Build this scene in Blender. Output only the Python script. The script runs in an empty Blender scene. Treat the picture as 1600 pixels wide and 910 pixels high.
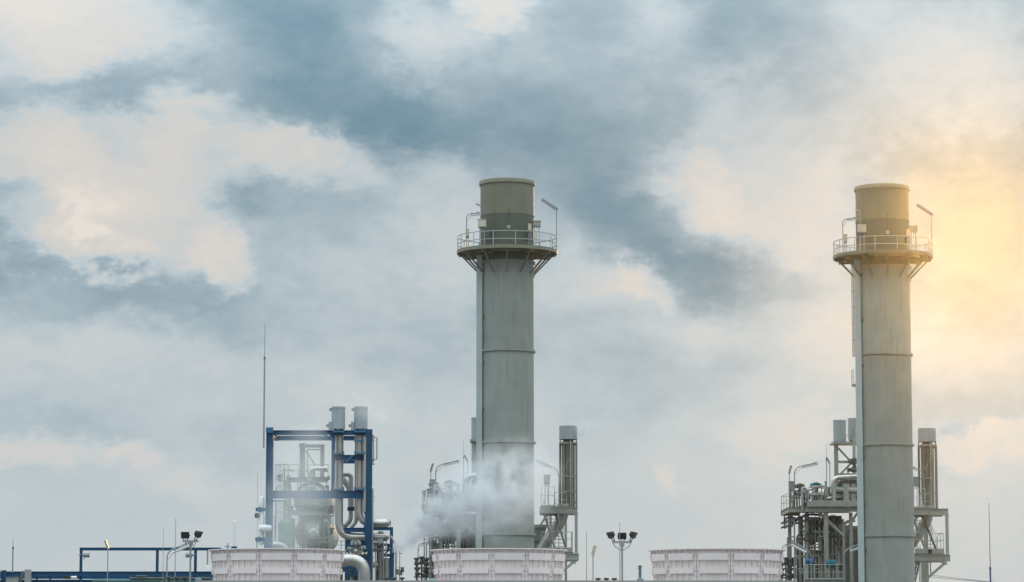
import bpy, bmesh, math, random
from mathutils import Vector, Matrix

# ------------------------------------------------------------------ camera, sky, sun, exposure
rnd = random.Random(7)
PI = math.pi
FPX = 4600.0            # focal length in photo pixels (1600 px wide)
H = 6.0                 # camera height
PITCH = math.atan(545.0 / FPX)
scene = bpy.context.scene
col = scene.collection

cam_data = bpy.data.cameras.new("camera")
cam_data.sensor_width = 36.0
cam_data.lens = 36.0 * FPX / 1600.0
cam_data.clip_start = 1.0
cam_data.clip_end = 8000.0
cam = bpy.data.objects.new("camera", cam_data)
cam.location = (0, 0, H)
cam.rotation_euler = (PI / 2 + PITCH, 0, 0)
col.objects.link(cam)
scene.camera = cam

scene.render.engine = "CYCLES"
scene.cycles.use_denoising = True
try:
    scene.cycles.denoiser = "OPENIMAGEDENOISE"
except Exception:
    pass
scene.cycles.max_bounces = 8
scene.cycles.volume_bounces = 2
scene.cycles.transparent_max_bounces = 16
scene.view_settings.view_transform = "Standard"
scene.view_settings.look = "None"
scene.view_settings.exposure = 0.0
scene.view_settings.gamma = 1.0
scene.view_settings.use_curve_mapping = False

SUN_AZ = math.atan((1518 - 800) / FPX)      # to the right of straight ahead
SUN_EL = PITCH + math.atan((455 - 362) / FPX)
SUN_DIR = Vector((math.sin(SUN_AZ) * math.cos(SUN_EL), math.cos(SUN_AZ) * math.cos(SUN_EL), math.sin(SUN_EL)))


class NT:
    """small helper round a node tree"""
    def __init__(self, tree):
        self.t = tree; self.n = tree.nodes; self.l = tree.links

    def new(self, kind, **kw):
        nd = self.n.new(kind)
        for k, v in kw.items():
            setattr(nd, k, v)
        return nd

    def put(self, sock, v):
        if isinstance(v, bpy.types.NodeSocket):
            self.l.new(v, sock)
        else:
            sock.default_value = v

    def math(self, op, a, b=0.0, clamp=False):
        m = self.new("ShaderNodeMath", operation=op); m.use_clamp = clamp
        self.put(m.inputs[0], a); self.put(m.inputs[1], b)
        return m.outputs[0]

    def vmath(self, op, a, b=None):
        m = self.new("ShaderNodeVectorMath", operation=op)
        self.put(m.inputs[0], a)
        if b is not None:
            if op == "SCALE":
                self.put(m.inputs["Scale"], b)
            else:
                self.put(m.inputs[1], b)
        return m.outputs["Value"] if op in ("LENGTH", "DOT_PRODUCT", "DISTANCE") else m.outputs[0]

    def noise(self, vec, scale, detail=6.0, rough=0.55, dist=0.0):
        n = self.new("ShaderNodeTexNoise")
        self.l.new(vec, n.inputs["Vector"])
        n.inputs["Scale"].default_value = scale
        n.inputs["Detail"].default_value = detail
        n.inputs["Roughness"].default_value = rough
        n.inputs["Distortion"].default_value = dist
        return n

    def ramp(self, fac, stops, interp="LINEAR"):
        r = self.new("ShaderNodeValToRGB")
        r.color_ramp.interpolation = interp
        e = r.color_ramp.elements
        while len(e) < len(stops):
            e.new(0.5)
        for i, (p, c) in enumerate(stops):
            e[i].position = p
            e[i].color = (c[0], c[1], c[2], 1)
        self.put(r.inputs[0], fac)
        return r.outputs[0]

    def maprange(self, v, a, b, c, d, interp="LINEAR"):
        m = self.new("ShaderNodeMapRange", interpolation_type=interp)
        self.put(m.inputs[0], v)
        for i, q in enumerate((a, b, c, d)):
            m.inputs[i + 1].default_value = q
        return m.outputs[0]

    def mix(self, fac, a, b, blend="MIX"):
        m = self.new("ShaderNodeMix", data_type="RGBA", blend_type=blend)
        self.put(m.inputs[0], fac); self.put(m.inputs[6], a); self.put(m.inputs[7], b)
        return m.outputs[2]

    def blob(self, vec, c, r, rot, w, hard=0.0):
        """smooth elliptical bump of height w round c; vec in the same units"""
        mp = self.new("ShaderNodeMapping", vector_type="TEXTURE")
        self.l.new(vec, mp.inputs[0])
        mp.inputs["Location"].default_value = (c[0], c[1], c[2] if len(c) > 2 else 0)
        mp.inputs["Rotation"].default_value = (0, 0, rot)
        mp.inputs["Scale"].default_value = (r[0], r[1], r[2] if len(r) > 2 else 1)
        ln = self.vmath("LENGTH", mp.outputs[0])
        return self.maprange(ln, hard, 1.0, w, 0.0, "SMOOTHSTEP")


def srgb(r, g, b):
    f = lambda v: (v / 255 / 12.92) if v / 255 <= 0.04045 else ((v / 255 + 0.055) / 1.055) ** 2.4
    return (f(r), f(g), f(b))


SKY_STRENGTH = 0.1
world = bpy.data.worlds.new("World")
scene.world = world
world.use_nodes = True
world.cycles.sampling_method = "MANUAL"
world.cycles.sample_map_resolution = 512
W = NT(world.node_tree)
W.n.clear()
w_out = W.new("ShaderNodeOutputWorld")
w_bg = W.new("ShaderNodeBackground")
w_bg.inputs["Strength"].default_value = SKY_STRENGTH
W.l.new(w_bg.outputs[0], w_out.inputs[0])
tc = W.new("ShaderNodeTexCoord").outputs["Generated"]
sky = W.new("ShaderNodeTexSky")
sky.sky_type = "NISHITA"
sky.sun_disc = False
sky.sun_elevation = SUN_EL
sky.sun_rotation = SUN_AZ
sky.altitude = 0.0
sky.air_density = 1.0
sky.dust_density = 0.6
sky.ozone_density = 2.0

sep = W.new("ShaderNodeSeparateXYZ"); W.l.new(tc, sep.inputs[0])
az = W.math("ARCTAN2", sep.outputs[0], sep.outputs[1])
el = W.math("ARCSINE", sep.outputs[2])
KX = W.math("MULTIPLY", az, FPX / 1000.0)      # thousandths of a radian scale: 1.0 is about 12.5 degrees
KY = W.math("MULTIPLY", el, FPX / 1000.0)
pos2 = W.new("ShaderNodeCombineXYZ")
W.l.new(KX, pos2.inputs[0]); W.l.new(KY, pos2.inputs[1])
flat = W.vmath("MULTIPLY", tc, (1.0, 1.0, 1.7))
warp_a = W.noise(flat, 20.0, 6.0, 0.62)
warp_b = W.noise(flat, 75.0, 5.0, 0.62)
wa = W.vmath("SCALE", W.vmath("SUBTRACT", warp_a.outputs["Color"], (0.5, 0.5, 0.5)), 0.20)
wb = W.vmath("SCALE", W.vmath("SUBTRACT", warp_b.outputs["Color"], (0.5, 0.5, 0.5)), 0.075)
posw = W.vmath("ADD", W.vmath("ADD", pos2.outputs[0], wa), wb)
posw = W.vmath("MULTIPLY", posw, (1.0, 1.0, 0.0))

#        px    py    rx   ry  rot   weight   (banks of cloud and gaps between them, by bearing and height)
CLOUDS = [
    # upper left bank and the blue lane under it
    (40, 60, 300, 130, 0.0, 0.36, 0.1), (200, 70, 220, 90, -0.1, 0.16, 0.2), (20, 20, 120, 60, 0, 0.10, 0.2),
    (235, 125, 130, 55, 0.15, -0.24, 0.2), (120, 150, 150, 40, 0.0, -0.14, 0.1), (210, 220, 90, 45, 0.0, -0.16, 0.1),
    (440, 60, 210, 100, -0.3, -0.22, 0.1), (540, 160, 170, 90, -0.7, -0.24, 0.2), (640, 220, 150, 60, -0.25, -0.26, 0.2),
    (760, 225, 150, 70, -0.1, -0.16, 0.1), (480, 10, 160, 60, 0, -0.14, 0),
    # the big cumulus
    (330, 225, 200, 90, -0.15, 0.30, 0.45), (470, 260, 120, 55, -0.35, 0.22, 0.55), (280, 190, 110, 55, 0.2, 0.14, 0.4),
    (90, 290, 260, 120, 0.0, 0.40, 0.3), (60, 230, 120, 50, 0.0, 0.14, 0.2), (230, 370, 170, 85, -0.25, 0.30, 0.45),
    (330, 425, 60, 42, -0.7, 0.22, 0.5), (110, 390, 110, 42, -0.35, 0.26, 0.5), (520, 240, 50, 32, 0, 0.14, 0.5),
    (340, 185, 40, 14, 0.0, -0.18, 0.2), (210, 225, 60, 30, 0.2, -0.14, 0.2),
    # shade under it
    (25, 340, 75, 46, -0.2, -0.36, 0.4), (5, 400, 60, 60, 0.0, -0.20, 0.3), (110, 360, 32, 22, -0.6, -0.26, 0.2),
    (70, 455, 210, 48, -0.12, -0.15, 0.4), (290, 478, 210, 46, -0.1, -0.15, 0.2), (60, 510, 260, 40, 0, -0.12, 0.1),
    (400, 320, 120, 50, 0.1, -0.05, 0.1), (360, 345, 60, 40, 0, -0.10, 0.1),
    (690, 320, 120, 80, -0.3, 0.22, 0.2), (600, 430, 120, 60, 0.2, 0.08, 0.1), (720, 430, 130, 80, 0, 0.12, 0.1),
    # top middle wisps
    (640, 75, 150, 85, 0.1, 0.26, 0.15), (765, 15, 60, 46, -0.6, 0.34, 0.3), (820, 70, 140, 80, 0.0, 0.12, 0.1),
    (1050, 40, 90, 70, -0.5, 0.18, 0.2), (1000, 110, 220, 90, 0, 0.08, 0.1), (900, 60, 60, 60, 0, -0.10, 0.1),
    # the blue lane right of the middle stack
    (960, 250, 170, 100, -0.5, -0.18, 0.1), (1010, 350, 150, 80, -0.55, -0.32, 0.2), (1100, 440, 120, 60, -0.4, -0.34, 0.25),
    (880, 150, 150, 110, -0.3, -0.14, 0.1), (1190, 440, 110, 45, 0.0, -0.16, 0.2), (1060, 170, 70, 40, 0, -0.10, 0),
    (1170, 50, 170, 110, 0, -0.22, 0.1),
    # bright banks towards the sun
    (1150, 170, 120, 90, 0.5, 0.20, 0.3), (1110, 310, 110, 50, -0.5, 0.24, 0.35), (1200, 320, 180, 110, 0.0, 0.24, 0.3),
    (1390, 230, 300, 310, 0.0, 0.20, 0.2), (1500, 80, 200, 170, 0, 0.14, 0.1), (1420, 480, 260, 120, 0, 0.12, 0.2), (1530, 370, 220, 175, 0, -0.66, 0.05), (1560, 520, 170, 130, 0, -0.16, 0), (1400, 300, 420, 300, 0, -0.10, 0),
    (1010, 445, 70, 32, -0.3, 0.24, 0.4), (930, 440, 110, 55, -0.2, 0.16, 0.2), (1080, 520, 140, 50, -0.1, 0.08, 0.1),
    # low, even veil with a few small clouds
    (195, 705, 60, 26, 0.0, 0.22, 0.35), (40, 725, 150, 32, -0.05, 0.20, 0.2), (370, 700, 70, 55, 0.0, -0.13, 0.2),
    (110, 680, 190, 42, 0.0, -0.11, 0.15), (130, 560, 260, 60, 0, 0.10, 0.1), (300, 740, 120, 30, 0, 0.08, 0.1),
    (1043, 742, 30, 22, 0.0, 0.20, 0.0), (1545, 715, 130, 36, 0.0, 0.22, 0.35), (1530, 650, 190, 50, 0.0, -0.11, 0.2),
    (1240, 690, 100, 50, 0.0, 0.14, 0.2), (1000, 600, 260, 70, 0.0, -0.10, 0.1), (540, 625, 90, 40, 0.0, 0.10, 0.1),
    (660, 560, 200, 80, 0, -0.06, 0), (480, 560, 160, 50, 0, 0.06, 0), (1520, 860, 220, 60, 0, -0.05, 0),
]
# broad layer: broken and bluish higher up, an even pale veil low down
base = W.maprange(KY, 0.30, 0.85, 0.59, 0.38, "SMOOTHSTEP")
base = W.math("ADD", base, W.maprange(KY, 1.05, 1.9, 0.0, 0.20, "SMOOTHSTEP"))
total = base
for (px, py, rx, ry, rot, wgt, hard) in CLOUDS:
    b = W.blob(posw, ((px - 800) / 1000, (1000 - py) / 1000), (rx / 1000 * 1.25, ry / 1000 * 1.25), rot, wgt * (0.86 if wgt > 0 else 0.68), hard * 0.8)
    total = W.math("ADD", total, b)
n_big = W.noise(flat, 16.0, 7.0, 0.58, 0.3)
n_fine = W.noise(flat, 60.0, 6.0, 0.6, 0.2)
amp = W.maprange(KY, 0.15, 0.60, 0.16, 0.42, "SMOOTHSTEP")
total = W.math("ADD", total, W.math("MULTIPLY", W.math("SUBTRACT", n_big.outputs[0], 0.5), amp))
total = W.math("ADD", total, W.math("MULTIPLY", W.math("SUBTRACT", n_fine.outputs[0], 0.5), W.math("MULTIPLY", amp, 0.55)))
n_tex = W.noise(flat, 190.0, 4.0, 0.6)
total = W.math("ADD", total, W.math("MULTIPLY", W.math("SUBTRACT", n_tex.outputs[0], 0.5), W.math("MULTIPLY", amp, 0.22)))
cloud = W.ramp(total, [
    (0.0, srgb(101, 137, 156)), (0.20, srgb(123, 151, 166)), (0.42, srgb(156, 175, 186)),
    (0.60, srgb(190, 203, 209)), (0.75, srgb(206, 206, 204)), (0.92, srgb(219, 213, 205)), (1.0, srgb(231, 225, 216)),
], "B_SPLINE")
# an overcast sky grows brighter towards the zenith (the standard overcast sky: 1 + 2 sin of the height)
up = W.math("ADD", 1.0, W.math("MULTIPLY", W.math("MAXIMUM", W.math("SUBTRACT", sep.outputs[2], 0.17), 0.0), 4.4))
cloud = W.vmath("SCALE", cloud, W.math("MULTIPLY", up, 1.0 / SKY_STRENGTH))
# the sun behind thin cloud
cosang = W.vmath("DOT_PRODUCT", tc, tuple(SUN_DIR))
ang = W.math("ARCCOSINE", W.math("MINIMUM", cosang, 0.999999))
def glow(width, colr, amount):
    g = W.math("EXPONENT", W.math("MULTIPLY", W.math("POWER", W.math("DIVIDE", ang, width), 2.0), -1.0))
    return W.vmath("SCALE", tuple(c * amount / SKY_STRENGTH for c in colr), g)
GLOWS = [(0.10, (1.0, 0.90, 0.78), 0.03)]
full = W.mix(0.985, sky.outputs[0], cloud)
for g in GLOWS:
    full = W.vmath("ADD", full, glow(*g))
W.l.new(full, w_bg.inputs["Color"])

sun_data = bpy.data.lights.new("sun", "SUN")
sun_data.energy = 0.9
sun_data.angle = math.radians(2.5)
sun_data.color = (1.0, 0.54, 0.12)
sun = bpy.data.objects.new("sun", sun_data)
sun.rotation_euler = SUN_DIR.to_track_quat("Z", "Y").to_euler()
sun.location = (60, 300, 90)
col.objects.link(sun)

# ------------------------------------------------------------------ helpers
def at(px, py, Y):
    x = (px - 800) / FPX; y = (455 - py) / FPX
    c, s = math.cos(PITCH), math.sin(PITCH)
    dy = c - y * s; dz = s + y * c
    t = Y / dy
    return Vector((x * t, Y, H + dz * t))

class Plane:
    """upright plane at distance Y: photo columns and rows to metres"""
    def __init__(s, Y, ref=800):
        s.Y = Y; s.ref = ref
    def x(s, px): return at(px, s.ref, s.Y).x
    def z(s, py): return at(800, py, s.Y).z
    def p(s, px, py, dy=0.0): return Vector((s.x(px), s.Y + dy, s.z(py)))
    def m(s, n): return n * s.Y / FPX

ORG = {}

def tag(o, label=None, cat=None, group=None, kind=None):
    if label: o["label"] = label
    if cat: o["category"] = cat
    if group: o["group"] = group
    if kind: o["kind"] = kind
    return o

def thing(name, label, cat, loc, group=None):
    o = bpy.data.objects.new(name, None)
    o.empty_display_size = 0.3
    o.location = loc
    col.objects.link(o)
    ORG[o.name] = Vector(loc)
    return tag(o, label, cat, group)

class MB:
    def __init__(s):
        s.v = []; s.f = []; s.sm = []
    def add(s, vs, fs, smooth=False):
        n = len(s.v)
        s.v += [Vector(v) for v in vs]
        s.f += [tuple(i + n for i in f) for f in fs]
        s.sm += [smooth] * len(fs)
        return s
    def box(s, x0, x1, y0, y1, z0, z1):
        x0, x1 = min(x0, x1), max(x0, x1); y0, y1 = min(y0, y1), max(y0, y1); z0, z1 = min(z0, z1), max(z0, z1)
        return s.add([(x0,y0,z0),(x1,y0,z0),(x1,y1,z0),(x0,y1,z0),(x0,y0,z1),(x1,y0,z1),(x1,y1,z1),(x0,y1,z1)],
                     [(0,3,2,1),(4,5,6,7),(0,1,5,4),(1,2,6,5),(2,3,7,6),(3,0,4,7)])
    def bar(s, p, q, w, h=None, up=(0,0,1)):
        p = Vector(p); q = Vector(q); h = w if h is None else h
        d = (q - p).normalized(); u = Vector(up)
        if abs(d.dot(u)) > 0.98: u = Vector((0, 1, 0))
        r = d.cross(u).normalized(); u = r.cross(d).normalized()
        a = r * w / 2; b = u * h / 2
        return s.add([p-a-b, p+a-b, p+a+b, p-a+b, q-a-b, q+a-b, q+a+b, q-a+b],
                     [(0,1,2,3),(7,6,5,4),(4,5,1,0),(5,6,2,1),(6,7,3,2),(7,4,0,3)])
    def ibeam(s, p, q, w, h, up=(0,0,1), t=None):
        """steel I section: two flanges and a web"""
        p = Vector(p); q = Vector(q); t = t or h * 0.12
        d = (q - p).normalized(); u = Vector(up)
        if abs(d.dot(u)) > 0.98: u = Vector((0, 1, 0))
        r = d.cross(u).normalized(); u = r.cross(d).normalized()
        e = u * (h / 2 - t / 2)
        s.bar(p + e, q + e, w, t, u); s.bar(p - e, q - e, w, t, u)
        s.bar(p, q, w * 0.35, h - 2 * t, u)
        return s
    def tube(s, pts, r, n=10, caps=True):
        pts = [Vector(p) for p in pts]
        rad = r if isinstance(r, (list, tuple)) else [r] * len(pts)
        T = []
        for i in range(len(pts)):
            a = pts[max(i-1, 0)]; b = pts[min(i+1, len(pts)-1)]
            T.append((b - a).normalized())
        u = Vector((0,0,1)) if abs(T[0].z) < 0.9 else Vector((1,0,0))
        u = (u - T[0] * u.dot(T[0])).normalized()
        vs = []
        for i, p in enumerate(pts):
            u = (u - T[i] * u.dot(T[i])).normalized()
            w = T[i].cross(u)
            for k in range(n):
                a = 2 * PI * k / n
                vs.append(p + (u * math.cos(a) + w * math.sin(a)) * rad[i])
        fs = []
        for i in range(len(pts) - 1):
            for k in range(n):
                fs.append((i*n+k, i*n+(k+1) % n, (i+1)*n+(k+1) % n, (i+1)*n+k))
        s.add(vs, fs, True)
        if caps:
            b = len(s.v) - len(vs)
            s.f.append(tuple(b + k for k in reversed(range(n)))); s.sm.append(False)
            s.f.append(tuple(b + (len(pts)-1)*n + k for k in range(n))); s.sm.append(False)
        return s
    def lathe(s, c, prof, n=32, axis="z", a0=0.0, a1=2*PI):
        """turn (radius, height) pairs about an axis through c; closed profile when first == last"""
        c = Vector(c); vs = []; full = abs(a1 - a0 - 2*PI) < 1e-6
        cols = n if full else n + 1
        for k in range(cols):
            a = a0 + (a1 - a0) * k / n
            for (r, z) in prof:
                x, y = r * math.cos(a), r * math.sin(a)
                v = {"z": (x, y, z), "y": (x, z, y), "x": (z, x, y)}[axis]
                vs.append(c + Vector(v))
        m = len(prof); fs = []
        for k in range(n):
            k2 = (k + 1) % cols
            for j in range(m - 1):
                f = (k*m+j, k2*m+j, k2*m+j+1, k*m+j+1)
                fs.append(f if axis == "z" else tuple(reversed(f)) if axis == "y" else f)
        return s.add(vs, fs, True)
    def build(s, name, mat, parent=None, origin=None):
        me = bpy.data.meshes.new(name)
        o0 = Vector(origin) if origin is not None else (ORG[parent.name] if parent is not None else Vector((0,0,0)))
        me.from_pydata([tuple(v - o0) for v in s.v], [], s.f)
        me.polygons.foreach_set("use_smooth", s.sm)
        me.validate(); me.update()
        if any(s.sm):
            me.set_sharp_from_angle(angle=math.radians(38))
        me.materials.append(mat)
        o = bpy.data.objects.new(name, me)
        col.objects.link(o)
        if parent is not None:
            o.parent = parent
            ORG[o.name] = ORG[parent.name]
        else:
            o.location = o0
            ORG[o.name] = o0
        return o

def again(o, parent, dloc=(0,0,0), rz=0.0):
    """the same piece once more under parent, sharing its mesh"""
    c = o.copy(); col.objects.link(c)
    c.parent = parent
    c.location = Vector(o.location) + Vector(dloc)
    c.rotation_euler = (0, 0, rz)
    ORG[c.name] = ORG[parent.name]
    return c

def copy_tree(o, parent=None):
    c = o.copy(); col.objects.link(c)
    c.parent = parent
    for ch in list(o.children):
        copy_tree(ch, c)
    return c

def place_copy(o, d, label):
    c = copy_tree(o)
    c.location = Vector(o.location) + Vector(d)
    ORG[c.name] = Vector(c.location)
    c["label"] = label
    return c

def bend(pts, r, k=6):
    """round the corners of a path"""
    pts = [Vector(p) for p in pts]
    out = [pts[0]]
    for i in range(1, len(pts) - 1):
        a, b, c = pts[i-1], pts[i], pts[i+1]
        d1 = (a - b); d2 = (c - b)
        rr = min(r, d1.length * 0.49, d2.length * 0.49)
        s, e = b + d1.normalized() * rr, b + d2.normalized() * rr
        for j in range(k + 1):
            t = j / k
            out.append(s * (1-t)**2 + b * 2*t*(1-t) + e * t*t)
    out.append(pts[-1])
    return out

# ------------------------------------------------------------------ materials
MATS = {}
def paint(name, rgb, rough=0.55, metal=0.0, var=0.10, streak=0.12, rust=0.0, bump=0.0, scale=1.0, spec=0.4, dirt=(0.10, 0.085, 0.06)):
    m = bpy.data.materials.new(name); m.use_nodes = True
    t = NT(m.node_tree); b = t.n["Principled BSDF"]
    geo = t.new("ShaderNodeNewGeometry").outputs["Position"]
    oi = t.new("ShaderNodeObjectInfo").outputs["Random"]
    n1 = t.noise(geo, 0.55 * scale, 7.0, 0.6).outputs[0]
    st = t.vmath("MULTIPLY", geo, (4.0 * scale, 4.0 * scale, 0.28 * scale))
    n2 = t.noise(st, 1.0, 5.0, 0.6).outputs[0]
    n3 = t.noise(geo, 7.0 * scale, 5.0, 0.65).outputs[0]
    lo = tuple(c * (1 - var) for c in rgb) + (1,); hi = tuple(min(1, c * (1 + var)) for c in rgb) + (1,)
    c = t.mix(t.maprange(n1, 0.3, 0.7, 0, 1), lo, hi)
    c = t.mix(t.math("MULTIPLY", t.maprange(n2, 0.5, 0.78, 0, 1), streak), c, dirt + (1,))
    c = t.mix(t.math("MULTIPLY", t.maprange(n3, 0.55, 0.8, 0, 1), streak * 0.6), c, dirt + (1,))
    if rust > 0:
        c = t.mix(t.math("MULTIPLY", t.maprange(n3, 0.62, 0.72, 0, 1), rust), c, (0.16, 0.07, 0.03, 1))
    val = t.maprange(oi, 0, 1, 1 - var * 0.6, 1 + var * 0.6)
    c = t.vmath("SCALE", c, val)
    t.l.new(c, b.inputs["Base Color"])
    t.l.new(t.maprange(n1, 0.3, 0.7, rough - 0.08, min(1, rough + 0.1)), b.inputs["Roughness"])
    b.inputs["Metallic"].default_value = metal
    b.inputs["Specular IOR Level"].default_value = spec
    if bump > 0:
        bp = t.new("ShaderNodeBump"); bp.inputs["Strength"].default_value = bump; bp.inputs["Distance"].default_value = 0.03
        t.l.new(n3, bp.inputs["Height"]); t.l.new(bp.outputs[0], b.inputs["Normal"])
    MATS[name] = m
    return m

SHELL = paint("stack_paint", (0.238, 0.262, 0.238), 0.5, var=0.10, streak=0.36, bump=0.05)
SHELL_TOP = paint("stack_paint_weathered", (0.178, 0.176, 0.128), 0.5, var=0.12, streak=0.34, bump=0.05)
BAND = paint("stack_band_paint", (0.082, 0.098, 0.078), 0.5, var=0.12, streak=0.2, bump=0.05)
TRAY = paint("cable_channel_paint", (0.36, 0.43, 0.42), 0.5, var=0.08, streak=0.15)
STEEL = paint("boiler_steel_paint", (0.30, 0.31, 0.265), 0.5, var=0.12, streak=0.25, rust=0.15)
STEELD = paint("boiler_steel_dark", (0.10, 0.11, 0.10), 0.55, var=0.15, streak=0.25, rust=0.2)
GALV = paint("galvanised_steel", (0.31, 0.325, 0.325), 0.45, metal=0.4, var=0.12, streak=0.15)
DARKM = paint("dark_steel", (0.07, 0.08, 0.08), 0.5, var=0.15, streak=0.1)
RAIL = paint("handrail_paint", (0.36, 0.375, 0.335), 0.45, var=0.08, streak=0.15)
DRUM = paint("vent_grey_paint", (0.32, 0.36, 0.375), 0.45, var=0.06, streak=0.14)
FIBRE = paint("fibreglass", (0.75, 0.672, 0.658), 0.6, var=0.05, streak=0.14, bump=0.03, dirt=(0.36, 0.31, 0.28))
BLUE = paint("blue_steel_paint", (0.0035, 0.072, 0.165), 0.5, var=0.22, streak=0.16, rust=0.12, dirt=(0.05, 0.07, 0.10))
BLUEG = paint("blue_steel_faded", (0.03, 0.14, 0.26), 0.5, var=0.15, streak=0.15, dirt=(0.1, 0.12, 0.12))
CLAD = paint("aluminium_cladding", (0.48, 0.46, 0.425), 0.32, metal=0.9, var=0.12, streak=0.32, bump=0.06, dirt=(0.3, 0.27, 0.22))
CLADD = paint("aluminium_cladding_dull", (0.40, 0.39, 0.365), 0.45, metal=0.7, var=0.12, streak=0.3, bump=0.06, dirt=(0.2, 0.17, 0.13))
WHITE = paint("white_lamp_cover", (0.78, 0.78, 0.76), 0.4, var=0.04, streak=0.08)
BOXP = paint("cabinet_paint", (0.52, 0.47, 0.37), 0.5, var=0.06, streak=0.15)
BOXG = paint("cabinet_grey", (0.22, 0.26, 0.27), 0.5, var=0.06, streak=0.12)
TEAL = paint("teal_motor_paint", (0.01, 0.16, 0.20), 0.4, var=0.1, streak=0.15)
TEALP = paint("pale_teal_paint", (0.09, 0.19, 0.20), 0.45, var=0.1, streak=0.15)
MOTB = paint("blue_motor_paint", (0.005, 0.10, 0.30), 0.4, var=0.1, streak=0.15)
GREEN = paint("green_tank_paint", (0.05, 0.20, 0.10), 0.5, var=0.1, streak=0.18)
CASE = paint("boiler_casing_paint", (0.20, 0.215, 0.195), 0.55, var=0.08, streak=0.22)
BLACK = paint("black_lamp_housing", (0.02, 0.022, 0.025), 0.45, var=0.1, streak=0.1)
CONC = paint("concrete", (0.36, 0.34, 0.32), 0.85, var=0.12, streak=0.2, bump=0.3)
GROUND = paint("yard_concrete", (0.15, 0.145, 0.135), 0.9, var=0.15, streak=0.05, bump=0.3, scale=0.3)
CERAM = paint("insulator_ceramic", (0.10, 0.07, 0.05), 0.25, var=0.1, streak=0.05)
WIRE = paint("wire_aluminium", (0.16, 0.17, 0.18), 0.5, metal=0.5, var=0.1, streak=0.0)
RODB = paint("mast_blue_paint", (0.05, 0.07, 0.16), 0.45, var=0.1, streak=0.05)
SILP = paint("silencer_weathered", (0.17, 0.165, 0.135), 0.55, var=0.18, streak=0.4, rust=0.3)
PINKR = paint("ladder_red_oxide", (0.36, 0.29, 0.28), 0.5, var=0.1, streak=0.1)

glassm = bpy.data.materials.new("lamp_glass"); glassm.use_nodes = True
_g = NT(glassm.node_tree); _b = _g.n["Principled BSDF"]
_b.inputs["Base Color"].default_value = (0.015, 0.02, 0.022, 1); _b.inputs["Roughness"].default_value = 0.12
_gn = _g.noise(_g.new("ShaderNodeNewGeometry").outputs["Position"], 6.0)
_g.l.new(_g.maprange(_gn.outputs[0], 0.3, 0.7, 0.08, 0.2), _b.inputs["Roughness"])
GLASS = glassm

# ------------------------------------------------------------------ ground
g = MB()
N = 24; S = 370.0
for j in range(N + 1):
    for i in range(N + 1):
        g.v.append(Vector((-S + 2*S*i/N, -S + 2*S*j/N, 0.0)))
for j in range(N):
    for i in range(N):
        a = j*(N+1)+i
        g.f.append((a, a+1, a+N+2, a+N+1)); g.sm.append(False)
tag(g.build("ground", GROUND), "concrete yard under the whole plant", "ground", kind="structure")

# ------------------------------------------------------------------ cooling tower cells and their fan stacks
FY = 150.0
DECK = 8.90
FP = Plane(FY, 870)
cx0, cx1 = FP.x(322), FP.x(1232)
ct = thing("cooling_tower", "long low cooling tower casing under the three white fan stacks", "cooling tower", ((cx0+cx1)/2, FY, 0))
MB().box(cx0+.1, cx1-.1, FY-4.3, FY+4.3, 0.0, DECK-.25).build("casing", CONC, ct)
MB().box(cx0, cx1, FY-4.45, FY+4.45, DECK-.25, DECK).build("fan_deck", CONC, ct)
for k in range(10):
    x = cx0 + .3 + (cx1-cx0-.6)*k/9
    MB().box(x-.15, x+.15, FY-4.48, FY-4.3, 0.0, DECK-.26).build("pilaster", CONC, ct)

FH = 1.60
def fr(z): return 3.14 + 0.155*(max(z, 0)/FH)**1.5
def fan_panel(root):
    o = ORG[root.name]
    half = math.radians(14.9); n = 8
    zs = [0.0, 0.3, 0.6, 0.9, 1.2, 1.45, FH]
    def shell(a0, a1, z0, z1, out, th, nn, nz=4):
        m = MB(); vs = []; fs = []
        for k in range(nn+1):
            a = a0 + (a1-a0)*k/nn
            for s_ in (0, 1):
                for j in range(nz+1):
                    z = z0 + (z1-z0)*j/nz
                    r = fr(z) + out - (th if s_ else 0)
                    vs.append((o.x + r*math.cos(a), o.y + r*math.sin(a), o.z + z))
        w = 2*(nz+1)
        for k in range(nn):
            b = k*w; c = (k+1)*w
            for j in range(nz):
                fs.append((b+j, c+j, c+j+1, b+j+1))
                fs.append((b+nz+1+j+1, c+nz+1+j+1, c+nz+1+j, b+nz+1+j))
            fs.append((b, b+nz+1, c+nz+1, c)); fs.append((b+nz, c+nz, c+nz+nz+1, b+nz+nz+1))
        for k in (0, nn):
            b = k*w
            for j in range(nz):
                q = (b+j, b+j+1, b+nz+1+j+1, b+nz+1+j)
                fs.append(q if k == 0 else tuple(reversed(q)))
        m.add(vs, fs, True)
        return m
    p = shell(-half, half, 0.0, FH-.03, 0.0, 0.05, 8).build("panel", FIBRE, root)
    for a in (-6.4, 0.0, 6.4):
        aa = math.radians(a); d = math.radians(0.42)
        shell(aa-d, aa+d, 0.02, FH-.04, 0.075, 0.08, 1).build("rib", FIBRE, p)
    for (z0, z1) in ((FH-.56, FH-.22), (FH-1.22, FH-.94)):
        shell(math.radians(-12.3), math.radians(12.3), z0, z1, 0.14, 0.14, 6, 1).build("band", FIBRE, p)
    for sgn in (-1, 1):
        a0 = sgn*math.radians(13.5); d = math.radians(1.05)
        shell(a0-d, a0+d, 0.0, FH-.02, 0.06, 0.065, 1).build("flange", FIBRE, p)
    bm = MB()
    for z in (.25, .5, .75, 1.0, 1.25, 1.45):
        for sgn in (-1, 1):
            a = sgn*math.radians(13.5); r = fr(z)+.066
            c = Vector((o.x+r*math.cos(a), o.y+r*math.sin(a), o.z+z))
            bm.bar(c, c+Vector((math.cos(a), math.sin(a), 0))*.025, .04)
    tag(bm.build("bolts", GALV, p), kind="stuff")
    return p
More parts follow.
